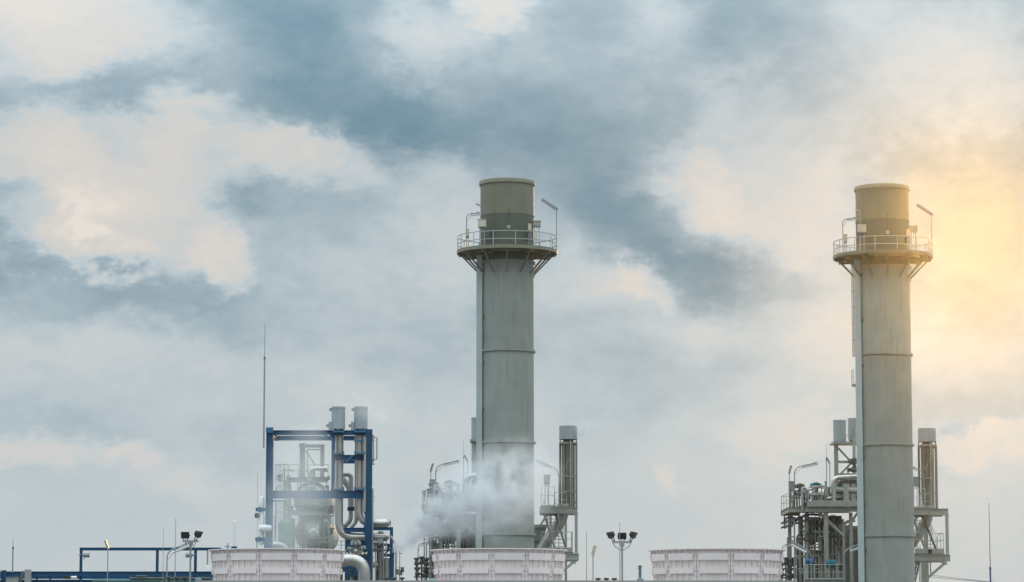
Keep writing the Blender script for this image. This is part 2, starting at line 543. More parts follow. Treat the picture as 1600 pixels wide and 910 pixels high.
FANLAB = ["white ribbed fan stack in front of the blue pipe frame",
          "white ribbed fan stack at the foot of the stack half hidden by steam",
          "white ribbed fan stack nearest the boiler of the sunlit stack"]
fan0 = None
for i, px in enumerate((433, 779.5, 1120)):
    loc = (FP.x(px), FY, DECK + .002)
    if fan0 is None:
        fan0 = thing("fan_stack", FANLAB[i], "fan stack", loc, "white fan stacks on the cooling tower")
        p0 = fan_panel(fan0)
        for k in range(1, 12):
            c = copy_tree(p0, fan0); c.rotation_euler = (0, 0, k*PI/6)
        p0.rotation_euler = (0, 0, 0)
        MB().lathe(loc, [(fr(FH)+.19, FH-.028), (fr(FH)+.19, FH+.02), (fr(FH)-.06, FH+.02), (fr(FH)-.06, FH-.028), (fr(FH)+.19, FH-.028)], 72).build("rim", FIBRE, fan0)
        hub = MB().lathe(loc, [(0.0, .9), (.35, .85), (.42, .6), (.42, .35), (0, .35)], 20)
        hub = hub.build("fan_hub", GALV, fan0)
        for k in range(6):
            a = 2*PI*k/6
            MB().bar(Vector(loc)+Vector((.4*math.cos(a), .4*math.sin(a), .5)), Vector(loc)+Vector((3.0*math.cos(a), 3.0*math.sin(a), .62)), .35, .04).build("blade", GALV, hub)
    else:
        f = place_copy(fan0, Vector(loc)-Vector(fan0.location), FANLAB[i])
        f.rotation_euler = (0, 0, math.radians((0, 9, -7)[i]))
fan0.rotation_euler = (0, 0, math.radians(4))

# ------------------------------------------------------------------ the two boiler units: built at the right, copied to the left
UD = Vector((-28.67, -2.8, 0))          # from the right unit to the left one
SY = 222.8
SX = at(1378.0, 300, SY).x
SP = Plane(SY, 700)
ZD = H + (1000-401)*SY/FPX              # platform deck
pairs = []                              # (thing, label of its twin on the left)

def stack():
    L = Vector((SX, SY, 0))
    t = thing("exhaust_stack", "tall grey green exhaust stack in the golden sunlight at the right", "chimney", L, "tall exhaust stacks")
    r = 2.02
    ztop = H + (1000-292.5)*SY/FPX
    fl = [ZD-.86, ZD-.66-6.88, ZD-.66-13.72, ZD-.66-20.58, ZD-.66-27.4]
    levels = [ztop-.05, ZD+2.72, ZD-.80] + fl[1:] + [0.0]
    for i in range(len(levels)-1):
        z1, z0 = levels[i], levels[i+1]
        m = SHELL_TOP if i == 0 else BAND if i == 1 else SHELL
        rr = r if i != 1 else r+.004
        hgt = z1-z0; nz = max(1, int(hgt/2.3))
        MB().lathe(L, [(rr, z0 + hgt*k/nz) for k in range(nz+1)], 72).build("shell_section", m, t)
    MB().lathe(L, [(r-.05, ztop-3.0), (r-.05, ztop), (r, ztop)], 72).build("inner_liner", DARKM, t)
    MB().lathe(L, [(r-.06, ztop-.02), (r-.06, ztop+.10), (r+.06, ztop+.12), (r+.10, ztop+.05), (r+.10, ztop-.20), (r-.0, ztop-.20)], 72).build("rim", SHELL_TOP, t)
    for z in fl:
        MB().lathe(L, [(r-.01, z-.08), (r+.13, z-.08), (r+.13, z+.07), (r-.01, z+.07)], 72).build("flange_ring", SHELL, t)
    rv = MB()
    for k in range(48):
        a = 2*PI*k/48; c = L + Vector((math.cos(a)*(r+.0), math.sin(a)*(r+.0), ZD+2.66)); d = Vector((math.cos(a), math.sin(a), 0))
        rv.bar(c, c+d*.035, .07)
    tag(rv.build("rivets", BAND, t), kind="stuff")
    # weld seams on the shell plates
    for i in range(2, len(levels)-1):
        z1, z0 = levels[i]-.1, levels[i+1]+.1
        for z in (z0+(z1-z0)*.34, z0+(z1-z0)*.67):
            MB().lathe(L, [(r+.001, z-.012), (r+.010, z), (r+.001, z+.012)], 72).build("weld_seam", SHELL, t)
    # service platform
    ro = 3.76
    deck = MB().lathe(L, [(r+.02, ZD-.06), (ro, ZD-.06), (ro, ZD), (r+.02, ZD), (r+.02, ZD-.06)], 56).build("platform_deck", SHELL_TOP, t)
    MB().lathe(L, [(ro+.002, ZD-.16), (ro+.03, ZD-.16), (ro+.03, ZD+.10), (ro+.002, ZD+.10), (ro+.002, ZD-.16)], 56).build("edge_beam", SHELL_TOP, deck)
    MB().lathe(L, [(2.95, ZD-.30), (3.02, ZD-.30), (3.02, ZD-.065), (2.95, ZD-.065), (2.95, ZD-.30)], 56).build("ring_beam", SHELL_TOP, deck)
    b0 = MB().bar(L+Vector((r, 0, ZD-.22)), L+Vector((ro-.12, 0, ZD-.22)), .14, .30).build("bracket_beam", SHELL_TOP, t)
    s0 = MB().bar(L+Vector((r-.02, 0, ZD-1.75)), L+Vector((3.35, 0, ZD-.36)), .11, .11).build("strut", SHELL_TOP, t)
    f0 = MB().box(L.x+r-.01, L.x+r+.05, L.y-.12, L.y+.12, ZD-1.95, ZD-1.55).build("foot_plate", SHELL, t)
    for k in range(12):
        a = k*PI/6
        if k == 0: continue
        again(b0, t, rz=a); again(s0, t, rz=a); again(f0, t, rz=a)
    # handrail: posts and three rails
    pr = ro-.03
    p0 = MB().tube([L+Vector((pr, 0, ZD)), L+Vector((pr, 0, ZD+1.14))], .030, 8).build("rail_post", RAIL, t)
    for k in range(14):
        a = 2*PI*k/14 + PI/2 + .17
        if k == 0: p0.rotation_euler = (0, 0, a)
        else: again(p0, t, rz=a)
    for z in (.55, 1.14):
        MB().lathe(L, [(pr-.026, ZD+z-.026), (pr+.026, ZD+z-.026), (pr+.026, ZD+z+.026), (pr-.026, ZD+z+.026), (pr-.026, ZD+z-.026)], 56).build("handrail", RAIL, t)
    # instrument nozzle and conduit on the dark band
    a = -PI/2 + .06
    c = L + Vector((math.cos(a)*r, math.sin(a)*r, 0)); d = Vector((math.cos(a), math.sin(a), 0))
    n = MB().lathe(c + Vector((0, -.02, ZD+1.62)), [(0, -.16), (.15, -.16), (.16, -.02), (.16, .06), (0, .06)], 16, axis="y").build("nozzle", GALV, t)
    MB().tube([c + d*.06 + Vector((0, 0, ZD+1.8)), c + d*.06 + Vector((0, 0, ZD+3.1))], .035, 8).build("conduit", BAND, n)
    for aa in (-PI/2-.75, -PI/2+.95):
        c2 = L + Vector((math.cos(aa)*(r-.01), math.sin(aa)*(r-.01), 0)); d2 = Vector((math.cos(aa), math.sin(aa), 0))
        MB().bar(c2 + Vector((0, 0, ZD+1.1)), c2 + d2*.22 + Vector((0, 0, ZD+1.1)), .5, .5).build("sampling_port", STEELD, t)
    # cable channel up the left side, with brackets
    ch = MB()
    xa, xb = L.x-2.30, L.x-1.86
    ch.box(xa, xb, L.y-1.05, L.y-.98, 0, ZD-.32); ch.box(xa, xa+.05, L.y-.98, L.y-.70, 0, ZD-.32); ch.box(xb-.05, xb, L.y-.98, L.y-.80, 0, ZD-.32)
    ch = ch.build("cable_channel", TRAY, t)
    z = ZD-1.5
    while z > 2:
        MB().box(xb+.003, xb+.42, L.y-1.10, L.y-1.00, z-.05, z+.05).box(xb+.02, xb+.12, L.y-1.12, L.y-.9, z-.11, z+.11).build("bracket", STEELD, t)
        z -= 3.47
    # caged ladder on the left flank with a rest platform
    lx = L.x - 1.80; ly = L.y + 1.5
    zb = H + (1000-600)*SY/FPX
    for dx in (-.05, .35):
        pass
    l1 = MB().bar((lx-.02, ly-.22, zb), (lx-.02, ly-.22, ZD-.3), .06).build("ladder_rail", RAIL, t)
    MB().bar((lx-.02, ly+.22, zb), (lx-.02, ly+.22, ZD-.3), .06).build("ladder_rail", RAIL, t)
    rg = MB(); z = zb
    while z < ZD-.4:
        rg.bar((lx-.02, ly-.22, z), (lx-.02, ly+.22, z), .03); z += .3
    tag(rg.build("rungs", RAIL, t), kind="stuff")
    z = zb + 2.2; h0 = None
    while z < ZD-.5:
        pts = [Vector((lx-.02 - .42*math.sin(q*PI/8), ly - .36*math.cos(q*PI/8), z)) for q in range(9)]
        if h0 is None: h0 = MB().tube(pts, .035, 6).build("cage_hoop", PINKR, t); z0 = z
        else: again(h0, t, (0, 0, z-z0))
        z += 1.25
    for q in (2, 4, 6):
        x = lx-.02 - .42*math.sin(q*PI/8); y = ly - .36*math.cos(q*PI/8)
        MB().bar((x, y, zb+2.2), (x, y, ZD-.55), .045).build("cage_bar", PINKR, t)
    rp = MB().box(lx-.5, lx+.32, ly-.55, ly+.55, zb-.12, zb).build("rest_platform", STEEL, t)
    for y in (-.5, .5):
        MB().bar((lx-.47, ly+y, zb), (lx-.47, ly+y, zb+1.1), .045).build("post", RAIL, rp)
    for z in (.55, 1.1):
        MB().bar((lx-.47, ly-.52, zb+z), (lx-.47, ly+.52, zb+z), .045).build("rail", RAIL, rp)
    MB().bar((lx-.3, ly, zb-.13), (lx+.4, ly, zb-.75), .08).build("brace", STEEL, rp)
    # flange door and base ring
    MB().lathe(L, [(r, 0.0), (r+.35, 0.0), (r+.35, .12), (r+.05, .6), (r, .6)], 48).build("base_ring", SHELL, t)
    return t

st = stack()
pairs.append((st, "tall grey green exhaust stack in the middle with steam round its foot"))

def lamp_tube(fix_a, fix_b, parent, w=.13):
    """weatherproof tube fitting between two points"""
    f = MB().tube([fix_a, fix_b], w*.55, 10).build("fixture", WHITE, parent)
    d = (Vector(fix_b)-Vector(fix_a))
    a = Vector(fix_a)+d*.04+Vector((0, 0, w*.45)); b = Vector(fix_b)-d*.04+Vector((0, 0, w*.45))
    MB().bar(a, b, w*.9, w*.3).build("housing", GALV, f)
    for q in (.18, .82):
        c = Vector(fix_a)+d*q+Vector((0, 0, w*.6)); MB().bar(c, c+Vector((0, 0, .12)), .05).build("clamp", DARKM, f)
    return f

def arm_lamp(label, cat, base, top, tip, pm=GALV, r=.035, group=None, name="lamp_post", fl=1.0, wmul=1.0):
    """bent pole with a tube fitting along the arm: base, bend point, tip of arm"""
    base, top, tip = Vector(base), Vector(top), Vector(tip)
    t = thing(name, label, cat, base, group)
    MB().tube(bend([base, top, tip], (tip-top).length*.3, 6), r, 8).build("pole", pm, t)
    d = (tip-top).normalized()
    a = tip - d*fl*(tip-top).length*.72 + Vector((0, -.02, -.14*wmul)); b = tip + d*.05 + Vector((0, -.02, -.14*wmul))
    lamp_tube(a, b, t, .13*wmul)
    k = top - Vector((0, 0, .5)) if top.z - base.z > 1 else base
    MB().tube(bend([k, k + (a-k)*.5 + Vector((0, -.03, -.12)), a], .3, 4), .012, 5).build("cable", DARKM, t)
    return t

def stick_lamp(label, base, top, head, hw=.16, name="lamp_post", cat="lamp", group=None, pm=GALV, hm=GALV):
    """straight pole with a slanting head"""
    base, top, head = Vector(base), Vector(top), Vector(head)
    t = thing(name, label, cat, base, group)
    MB().tube([base, top], .032, 8).build("pole", pm, t)
    f = MB().bar(top-(head-top)*.08, head, hw, hw*.8).build("lamp_head", hm, t)
    d = (head-top)
    MB().bar(top+d*.12+Vector((0, -hw*.42, -hw*.05)), top+d*.9+Vector((0, -hw*.42, -hw*.05)), hw*.7, .02, up=(0, 1, 0)).build("diffuser", WHITE, f)
    return t

def cabinet(label, c, s, mat=BOXP, post=None, cat="cabinet", name="control_cabinet", group=None):
    """small equipment box on a post with door, hood and cable glands"""
    c = Vector(c); sx, sy, sz = s
    base = Vector((c.x, c.y, post if post is not None else c.z-sz/2))
    t = thing(name, label, cat, base, group)
    bd = MB().box(c.x-sx/2, c.x+sx/2, c.y-sy/2, c.y+sy/2, c.z-sz/2, c.z+sz/2).build("housing", mat, t)
    MB().box(c.x-sx*.42, c.x+sx*.42, c.y-sy/2-.02, c.y-sy/2-.001, c.z-sz*.42, c.z+sz*.42).build("door", mat, bd)
    MB().box(c.x-sx*.56, c.x+sx*.56, c.y-sy*.62, c.y+sy*.56, c.z+sz/2+.002, c.z+sz/2+.03).build("hood", mat, bd)
    if post is not None:
        for q in (-.28, .28):
            MB().bar((c.x+sx*q, c.y+sy*.2, post), (c.x+sx*q, c.y+sy*.2, c.z-sz/2), .05).build("support", GALV, t)
    for q in (-.3, 0, .3):
        MB().tube([(c.x+sx*q, c.y, c.z-sz/2), (c.x+sx*q, c.y, c.z-sz/2-.12)], .03, 6).build("gland", DARKM, t)
    return t

# things standing on the stack's service platform
zz = lambda py, y=SY: H + (1000-py)*y/FPX
xx = lambda px, py, y=SY: at(px, py, y).x
o = cabinet("beige instrument box on the left of the sunlit stack's platform", (xx(1346.5, 356, SY-2.4), SY-2.4, zz(356, SY-2.4)), (.62, .4, .55), BOXP, ZD, group="platform instrument boxes")
pairs.append((o, "beige instrument box on the left of the middle stack's platform"))
o = cabinet("slim box at the left rail of the sunlit stack's platform", (xx(1321, 371, SY-1.2), SY-1.2, zz(371, SY-1.2)), (.26, .22, .52), BOXP, ZD, group="platform instrument boxes")
pairs.append((o, "slim box at the left rail of the middle stack's platform"))
o = cabinet("grey box at the right edge of the sunlit stack, above the platform", (xx(1427, 357, SY-.9), SY-.9, zz(357, SY-.9)), (.58, .4, .42), STEEL, ZD, group="platform instrument boxes")
pairs.append((o, "grey box at the right edge of the middle stack, above the platform"))
o = cabinet("small pale box on the right front of the sunlit stack's platform", (xx(1419, 362, SY-1.9), SY-1.9, zz(362, SY-1.9)), (.27, .22, .5), BOXP, ZD, group="platform instrument boxes")
pairs.append((o, "small pale box on the right front of the middle stack's platform"))
# lamps on the platform
bx = xx(1455.5, 395)
o = stick_lamp("lamp leaning from a tall pole at the right of the sunlit stack's platform", (bx, SY-.3, ZD), (bx, SY-.3, zz(334)), (xx(1431.5, 319), SY-.3, zz(319)), .26, group="platform lamps")
pairs.append((o, "lamp leaning from a tall pole at the right of the middle stack's platform"))
bx = xx(1316.8, 390)
o = arm_lamp("hooped lamp on the left of the sunlit stack's platform", "lamp", (bx, SY-.2, ZD), (bx, SY-.2, zz(342)), (xx(1336, 342), SY-.2, zz(339)), group="platform lamps")
pairs.append((o, "hooped lamp on the left of the middle stack's platform"))
bx = xx(1344.5, 380, SY-2.3)
o = stick_lamp("short lamp against the left side of the sunlit stack's top", (bx, SY-2.3, ZD), (bx, SY-2.3, zz(328, SY-2.3)), (xx(1336.5, 324, SY-2.3), SY-2.3, zz(325, SY-2.3)), .15, group="platform lamps")
pairs.append((o, "short lamp against the left side of the middle stack's top"))

# ------------------------------------------------------------------ silencer, stairs and boiler steelwork of one unit
def railing(parent, pts, h=1.1, step=1.1, r=.024, mat=None, toe=True, mids=(.55,)):
    mat = mat or RAIL
    pts = [Vector(p) for p in pts]
    MB().tube([p+Vector((0, 0, h)) for p in pts], r, 6).build("handrail", mat, parent)
    for q in mids:
        MB().tube([p+Vector((0, 0, h*q)) for p in pts], r*.8, 6).build("handrail", mat, parent)
    if toe:
        tb = MB()
        for a, b in zip(pts[:-1], pts[1:]):
            tb.bar(a+Vector((0, 0, .06)), b+Vector((0, 0, .06)), .02, .11)
        tb.build("toe_board", mat, parent)
    src = None
    for a, b in zip(pts[:-1], pts[1:]):
        n = max(1, round((b-a).length/step))
        for k in range(n+1):
            if k == 0 and a is not pts[0]: continue
            c = a+(b-a)*k/n
            if src is None:
                src = MB().tube([c, c+Vector((0, 0, h))], r, 6).build("rail_post", mat, parent); s0 = c
            else:
                again(src, parent, c-s0)

def silencer():
    P = Plane(234.6, 740)
    c = P.p(1449.3, 795); zp = c.z
    L = Vector((c.x, P.Y, zp))
    t = thing("exhaust_silencer", "grey drum vent on slender columns right of the sunlit stack", "vent", L, "drum vents on columns")
    r = P.m(14); z0, z1 = P.z(691), P.z(670)
    d = MB().lathe((c.x, P.Y, 0), [(r-.03, z0), (r, z0), (r, z1), (r-.03, z1), (r-.03, z0)], 40).build("drum", DRUM, t)
    MB().lathe((c.x, P.Y, 0), [(r-.05, z1-.5), (.3, z1-.5), (0.0, z1-.45)], 30).build("throat", DARKM, d)
    MB().lathe((c.x, P.Y, 0), [(r+.002, z0+.02), (r+.02, z0+.02), (r+.02, z0+.1), (r+.002, z0+.1)], 40).build("hem", DRUM, d)
    MB().lathe((c.x, P.Y, 0), [(.52, zp), (.52, z0-.45), (.60, z0-.43), (.60, z0-.2), (.40, z0-.16), (.40, z0+.1)], 28).build("silencer_body", SILP, t)
    for k in range(4):
        a = PI/4 + k*PI/2 + .25
        x, y = c.x+.82*r*math.cos(a)*1.25, P.Y+.82*r*math.sin(a)
        MB().ibeam((x, y, zp), (x, y, z0-.22), .16, .16).build("column", SILP, t)
        MB().bar((x, y, z0-.22), (x, y, z0+.02), .08).build("drum_support", DARKM, t)
    for py in (748, 771):
        z = P.z(py)
        for y in (-.52, .52):
            MB().bar((c.x-.6, P.Y+y, z), (c.x+.6, P.Y+y, z), .08, .1).build("crossbar", STEEL, t)
    MB().box(c.x-.68, c.x+.68, P.Y-.62, P.Y+.62, z0-.34, z0-.235).build("top_frame", STEEL, t)
    MB().tube([(c.x+.16, P.Y-.72, zp), (c.x+.16, P.Y-.72, z0-.1)], .055, 8).build("drain_pipe", CLAD, t)
    for s in (-.02, .34):
        MB().bar((c.x+.33+s, P.Y-.78, zp), (c.x+.33+s, P.Y-.78, z0-.4), .03).build("ladder_rail", RAIL, t)
    rg = MB(); z = zp+.2
    while z < z0-.4:
        rg.bar((c.x+.31, P.Y-.78, z), (c.x+.67, P.Y-.78, z), .025); z += .3
    tag(rg.build("rungs", RAIL, t), kind="stuff")
    MB().bar((c.x-.55, P.Y-.5, P.z(748)), (c.x+.5, P.Y-.5, P.z(700)), .05).build("brace", STEEL, t)
    MB().bar((c.x+.2, P.Y+.5, P.z(748)), (c.x+.55, P.Y+.5, P.z(790)), .05).build("brace", STEEL, t)
    # legs down to the ground behind the stairs
    for k in range(4):
        a = PI/4 + k*PI/2
        x, y = c.x-.2+.7*math.cos(a)*1.2, P.Y+.7*math.sin(a)*1.2
        MB().ibeam((x-.6, y, 0), (x-.6, y, zp-.02), .16, .16).build("leg", STEEL, t)
    return t
o = silencer(); pairs.append((o, "grey drum vent on slender columns right of the middle stack"))

def stair_tower():
    P = Plane(227.7, 840)
    x = P.x; z = P.z; Y = P.Y
    t = thing("stair_tower", "beige steel stair and landings right of the sunlit stack", "stairs", (x(1455), Y, 0), "steel stair towers")
    zu = z(795); zl = z(866)
    xl, xr = x(1424), x(1482)
    # upper landing
    for (y, nm) in ((0, "front_beam"), (3.2, "rear_beam")):
        MB().ibeam((xl, Y+y, z(800)), (xr, Y+y, z(800)), .22, P.m(10)).build(nm, STEEL, t)
    for px in (1426, 1452, 1481):
        MB().ibeam((x(px), Y+.12, z(800)), (x(px), Y+3.08, z(800)), .16, .36).build("cross_beam", STEEL, t)
    MB().box(xl, x(1466), Y-.10, Y+3.3, zu+.003, zu+.05).build("landing", STEELD, t)
    railing(t, [(x(1426), Y-.05, zu+.05), (x(1447), Y-.05, zu+.05)], 1.5, .55)
    railing(t, [(x(1447), Y+3.1, zu+.05), (x(1466), Y+3.1, zu+.05)], 1.2, .7)
    # lower landing
    for (y, nm) in ((0, "front_beam"), (3.2, "rear_beam")):
        MB().ibeam((xl, Y+y, z(872)), (x(1484), Y+y, z(872)), .22, P.m(11)).build(nm, STEEL, t)
    for px in (1427, 1455, 1482):
        MB().ibeam((x(px), Y+.12, z(872)), (x(px), Y+3.08, z(872)), .16, .4).build("cross_beam", STEEL, t)
    MB().box(xl, x(1476), Y-.10, Y+3.3, zl+.003, zl+.05).build("landing", STEELD, t)
    MB().box(x(1429), x(1474.5), Y-.13, Y-.105, zl+.055, z(857.5)).build("kick_plate", STEEL, t)
    MB().box(x(1449.5), x(1455), Y-.22, Y-.135, zl+.06, z(859)).build("junction_box", BLACK, t)
    railing(t, [(x(1427), Y-.06, zl+.05), (x(1474), Y-.06, zl+.05), (x(1474), Y+3.1, zl+.05)], 1.55, 1.6, toe=False, mids=(.66,))
    # posts and braces
    MB().ibeam((x(1480), Y, zl), (x(1480), Y, z(805)), .22, .22).build("post", STEEL, t)
    MB().box(x(1477), x(1483), Y-.15, Y+.15, z(806.5), z(804.8)).build("cap_plate", STEEL, t)
    for y in (0,):
        MB().ibeam((x(1441), Y+y, 0), (x(1441), Y+y, z(878)), .22, .22).build("post", STEEL, t)
        MB().bar((x(1477), Y+y, z(879)), (x(1443), Y+y, z(908)), .14, .2).build("brace", STEEL, t)
    MB().box(x(1471), x(1479), Y-.06, Y+.06, z(883), z(878)).build("gusset", STEEL, t)
    MB().bar((x(1425), Y+.3, z(823)), (x(1434), Y+.3, z(808)), .12, .16).build("brace", STEEL, t)
    # flight from the upper to the lower landing
    def flight(a, b, wv, n, rail=True):
        a, b, wv = Vector(a), Vector(b), Vector(wv)
        for w in (Vector((0, 0, 0)), wv):
            MB().bar(a+w, b+w, .06, .24).build("stringer", STEEL, t)
        src = None; d = (b-a).normalized(); hd = Vector((d.x, d.y, 0)).normalized()
        for k in range(1, n):
            c = a+(b-a)*k/n
            if src is None:
                src = MB().bar(c+wv*.02, c+wv*.98, .24, .035, up=(0, 0, 1)).build("tread", STEEL, t); s0 = c
            else:
                again(src, t, c-s0)
        if rail:
            for w in (Vector((0, 0, 0)), wv):
                MB().tube([a+w+Vector((0, 0, 1.0)), b+w+Vector((0, 0, 1.0))], .022, 6).build("stair_rail", RAIL, t)
                MB().tube([a+w+Vector((0, 0, .55)), b+w+Vector((0, 0, .55))], .018, 6).build("stair_rail", RAIL, t)
                for q in (.03, .35, .68, .97):
                    c = a+w+(b-a)*q
                    MB().tube([c, c+Vector((0, 0, 1.0))], .022, 6).build("stair_post", RAIL, t)
    flight((x(1430), Y+2.2, z(801)), (x(1447.5), Y+.25, z(861)), (.88, .36, 0), 11)
    flight((x(1441), Y+2.4, z(870)), (x(1424), Y+.6, z(918)), (.3, .85, 0), 9, True)
    MB().tube([(x(1453), Y-.25, zl+.3), (x(1453), Y-.25, z(757))], .03, 6).build("conduit", GALV, t)
    return t
o = stair_tower(); pairs.append((o, "beige steel stair and landings right of the middle stack"))

def duct():
    P = Plane(231.5, 830)
    pts = [P.p(1450, 790), P.p(1450, 812), P.p(1418, 858), P.p(1410, 870)]
    t = thing("inclined_duct", "thick grey slanting duct behind the stair of the sunlit stack", "duct", pts[-1], "slanting ducts behind stairs")
    MB().tube(bend(pts, 1.0, 6), P.m(8.5), 18).build("duct_wall", CLADD, t)
    for q in (.2, .5, .8):
        c = pts[1]+(pts[2]-pts[1])*q; d = (pts[2]-pts[1]).normalized()
        MB().tube([c-d*.04, c+d*.04], P.m(9.6), 18).build("stiffener", CLADD, t)
    return t
o = duct(); pairs.append((o, "thick grey slanting duct behind the stair of the middle stack"))

P = Plane(229.0, 760)
o = cabinet("dark grey box on legs over the upper landing right of the sunlit stack", (P.x(1430.2), P.Y, P.z(753)), (P.m(9.5), .35, P.m(14)), BOXG, P.z(792), name="junction_cabinet", group="boxes over the stair landings")
pairs.append((o, "dark grey box on legs over the upper landing right of the middle stack"))
P = Plane(231, 740)
b = P.p(1443.5, 793)
o = arm_lamp("lamp arm reaching left beside the drum vent of the sunlit stack", "lamp", b, P.p(1443.5, 737), P.p(1408, 722), group="lamps beside the drum vents", fl=1.0)
pairs.append((o, "lamp arm reaching left beside the drum vent of the middle stack"))

# ---- boiler casing behind the stack
def casing():
    P = Plane(236.0, 860)
    x0, x1 = P.x(1318), P.x(1412)
    t = thing("boiler_casing", "grey panelled boiler wall behind the sunlit stack", "boiler", ((x0+x1)/2, 240, 0), "boiler walls")
    zt = P.z(827)
    MB().box(x0, x1, 236, 250, 0, zt).build("wall", CASE, t)
    MB().box(x0-.12, x1+.12, 235.85, 250.1, zt+.002, zt+.25).build("top_channel", CASE, t)
    for py in (846, 872, 897, 925, 960):
        MB().box(x0-.06, x1+.06, 235.88, 236-.002, P.z(py)-.08, P.z(py)+.08).build("stiffener", CASE, t)
    for px in (1319, 1330, 1341, 1360, 1380):
        MB().box(P.x(px)-.05, P.x(px)+.05, 235.80, 235.878, 0, zt).build("stiffener", CASE, t)
    for y in (238, 242, 246):
        MB().box(x0-.14, x0-.002, y-.08, y+.08, 0, zt).build("stiffener", CASE, t)
    return t
o = casing(); pairs.append((o, "grey panelled boiler wall behind the middle stack"))

# ---- platforms and columns left of the stack
def boiler_platform():
    A = Plane(238, 800); B = Plane(231, 800)
    t = thing("boiler_platform", "steel platforms with railings left of the sunlit stack", "platform", (B.x(1290), 234, 0), "boiler platforms")
    zA = A.z(799)
    x0, x1, x2 = A.x(1220), B.x(1262), B.x(1342)
    # left wing, running towards the camera
    MB().box(x0, x1, 231.2, 238, zA-.03, zA+.03).build("deck", STEELD, t)
    MB().ibeam((x0+.1, 231.2, zA-.2), (x0+.1, 238, zA-.2), .16, .34).build("edge_beam", STEEL, t)
    MB().ibeam((x0, 238, zA-.2), (x1, 238, zA-.2), .16, .34).build("edge_beam", STEEL, t)
    MB().ibeam((x0, 231.2, zA-.2), (x1, 231.2, zA-.2), .16, .34).build("edge_beam", STEEL, t)
    railing(t, [(x0+.05, 238, zA+.03), (x0+.05, 231.25, zA+.03)], 1.15, 2.2, mids=(.5,), toe=False)
    railing(t, [(x0+.05, 231.25, zA+.03), (x1-.1, 231.25, zA+.03)], 1.15, .62, mids=(.5,), toe=False)
    railing(t, [(x0+.05, 238, zA+.03), (x1-.1, 238, zA+.03)], 1.15, .9, mids=(.5,), toe=False)
    # front wing
    zB = B.z(786)
    MB().box(x1-.1, x2, 230.0, 238, zB-.06, zB).build("deck", STEELD, t)
    MB().box(x1-.15, x2, 229.9, 229.995, zB-.34, zB+.06).build("edge_channel", STEEL, t)
    MB().ibeam((x1-.2, 230.3, zB-.56), (x2, 230.3, zB-.56), .22, .34).build("edge_beam", STEEL, t)
    MB().ibeam((x1, 234.0, zB-.3), (x2, 234.0, zB-.3), .22, .4).build("edge_beam", STEEL, t)
    MB().ibeam((x1, 237.8, zB-.3), (x2, 237.8, zB-.3), .22, .4).build("edge_beam", STEEL, t)
    for px in (1264, 1290, 1316, 1338):
        MB().ibeam((B.x(px), 230.4, zB-.35), (B.x(px), 237.7, zB-.35), .16, .3).build("cross_beam", STEELD, t)
    railing(t, [(x1, 230.05, zB+.02), (x2, 230.05, zB+.02)], 1.15, .95, mids=(.5,))
    # upper small deck by the drum
    # columns to the ground
    MB().ibeam((B.x(1289.5), 230.6, 0), (B.x(1289.5), 230.6, zB-.74), .34, .30).build("column", STEEL, t)
    for (px, y) in ((1246, 237.6), (1262, 237.4), (1329, 230.9), (1262, 232), (1300, 237.5)):
        z1 = zA-.38 if px < 1262 else zB-.76
        MB().ibeam((B.x(px), y, 0), (B.x(px), y, z1), .26, .26).build("column", STEEL, t)
    MB().bar((B.x(1279), 230.7, zB-.74), (B.x(1318), 230.7, B.z(838)), .16, .2).build("brace", STEEL, t)
    MB().bar((B.x(1342), 232, zB-.74), (B.x(1318), 232, B.z(838)), .14, .18).build("brace", STEEL, t)
    MB().bar((A.x(1224), 237.6, A.z(826)), (A.x(1262), 237.4, A.z(802)), .12, .16).build("brace", STEELD, t)
    # hanging shelf frame under the left wing
    zS = A.z(826)
    for px in (1221, 1233, 1258):
        MB().bar((A.x(px), 235.5, zS), (A.x(px), 235.5, zA-.36), .10, .10).build("hanger", STEELD, t)
    # lower walkway with railing
    Lp = Plane(229, 890); zL = Lp.z(906)
    MB().box(Lp.x(1259), Lp.x(1320), 228.6, 231.5, zL-.1, zL).build("deck", STEELD, t)
    MB().ibeam((Lp.x(1259), 228.7, zL-.26), (Lp.x(1320), 228.7, zL-.26), .16, .3).build("edge_beam", STEEL, t)
    railing(t, [(Lp.x(1261), 231.2, zL), (Lp.x(1261), 228.75, zL), (Lp.x(1318), 228.75, zL)], 1.15, .55, r=.03, mids=(.5,))
    for px in (1262, 1317):
        MB().ibeam((Lp.x(px), 228.9, 0), (Lp.x(px), 228.9, zL-.42), .2, .2).build("column", STEEL, t)
    return t
o = boiler_platform(); pairs.append((o, "steel platforms with railings left of the middle stack, veiled by steam"))

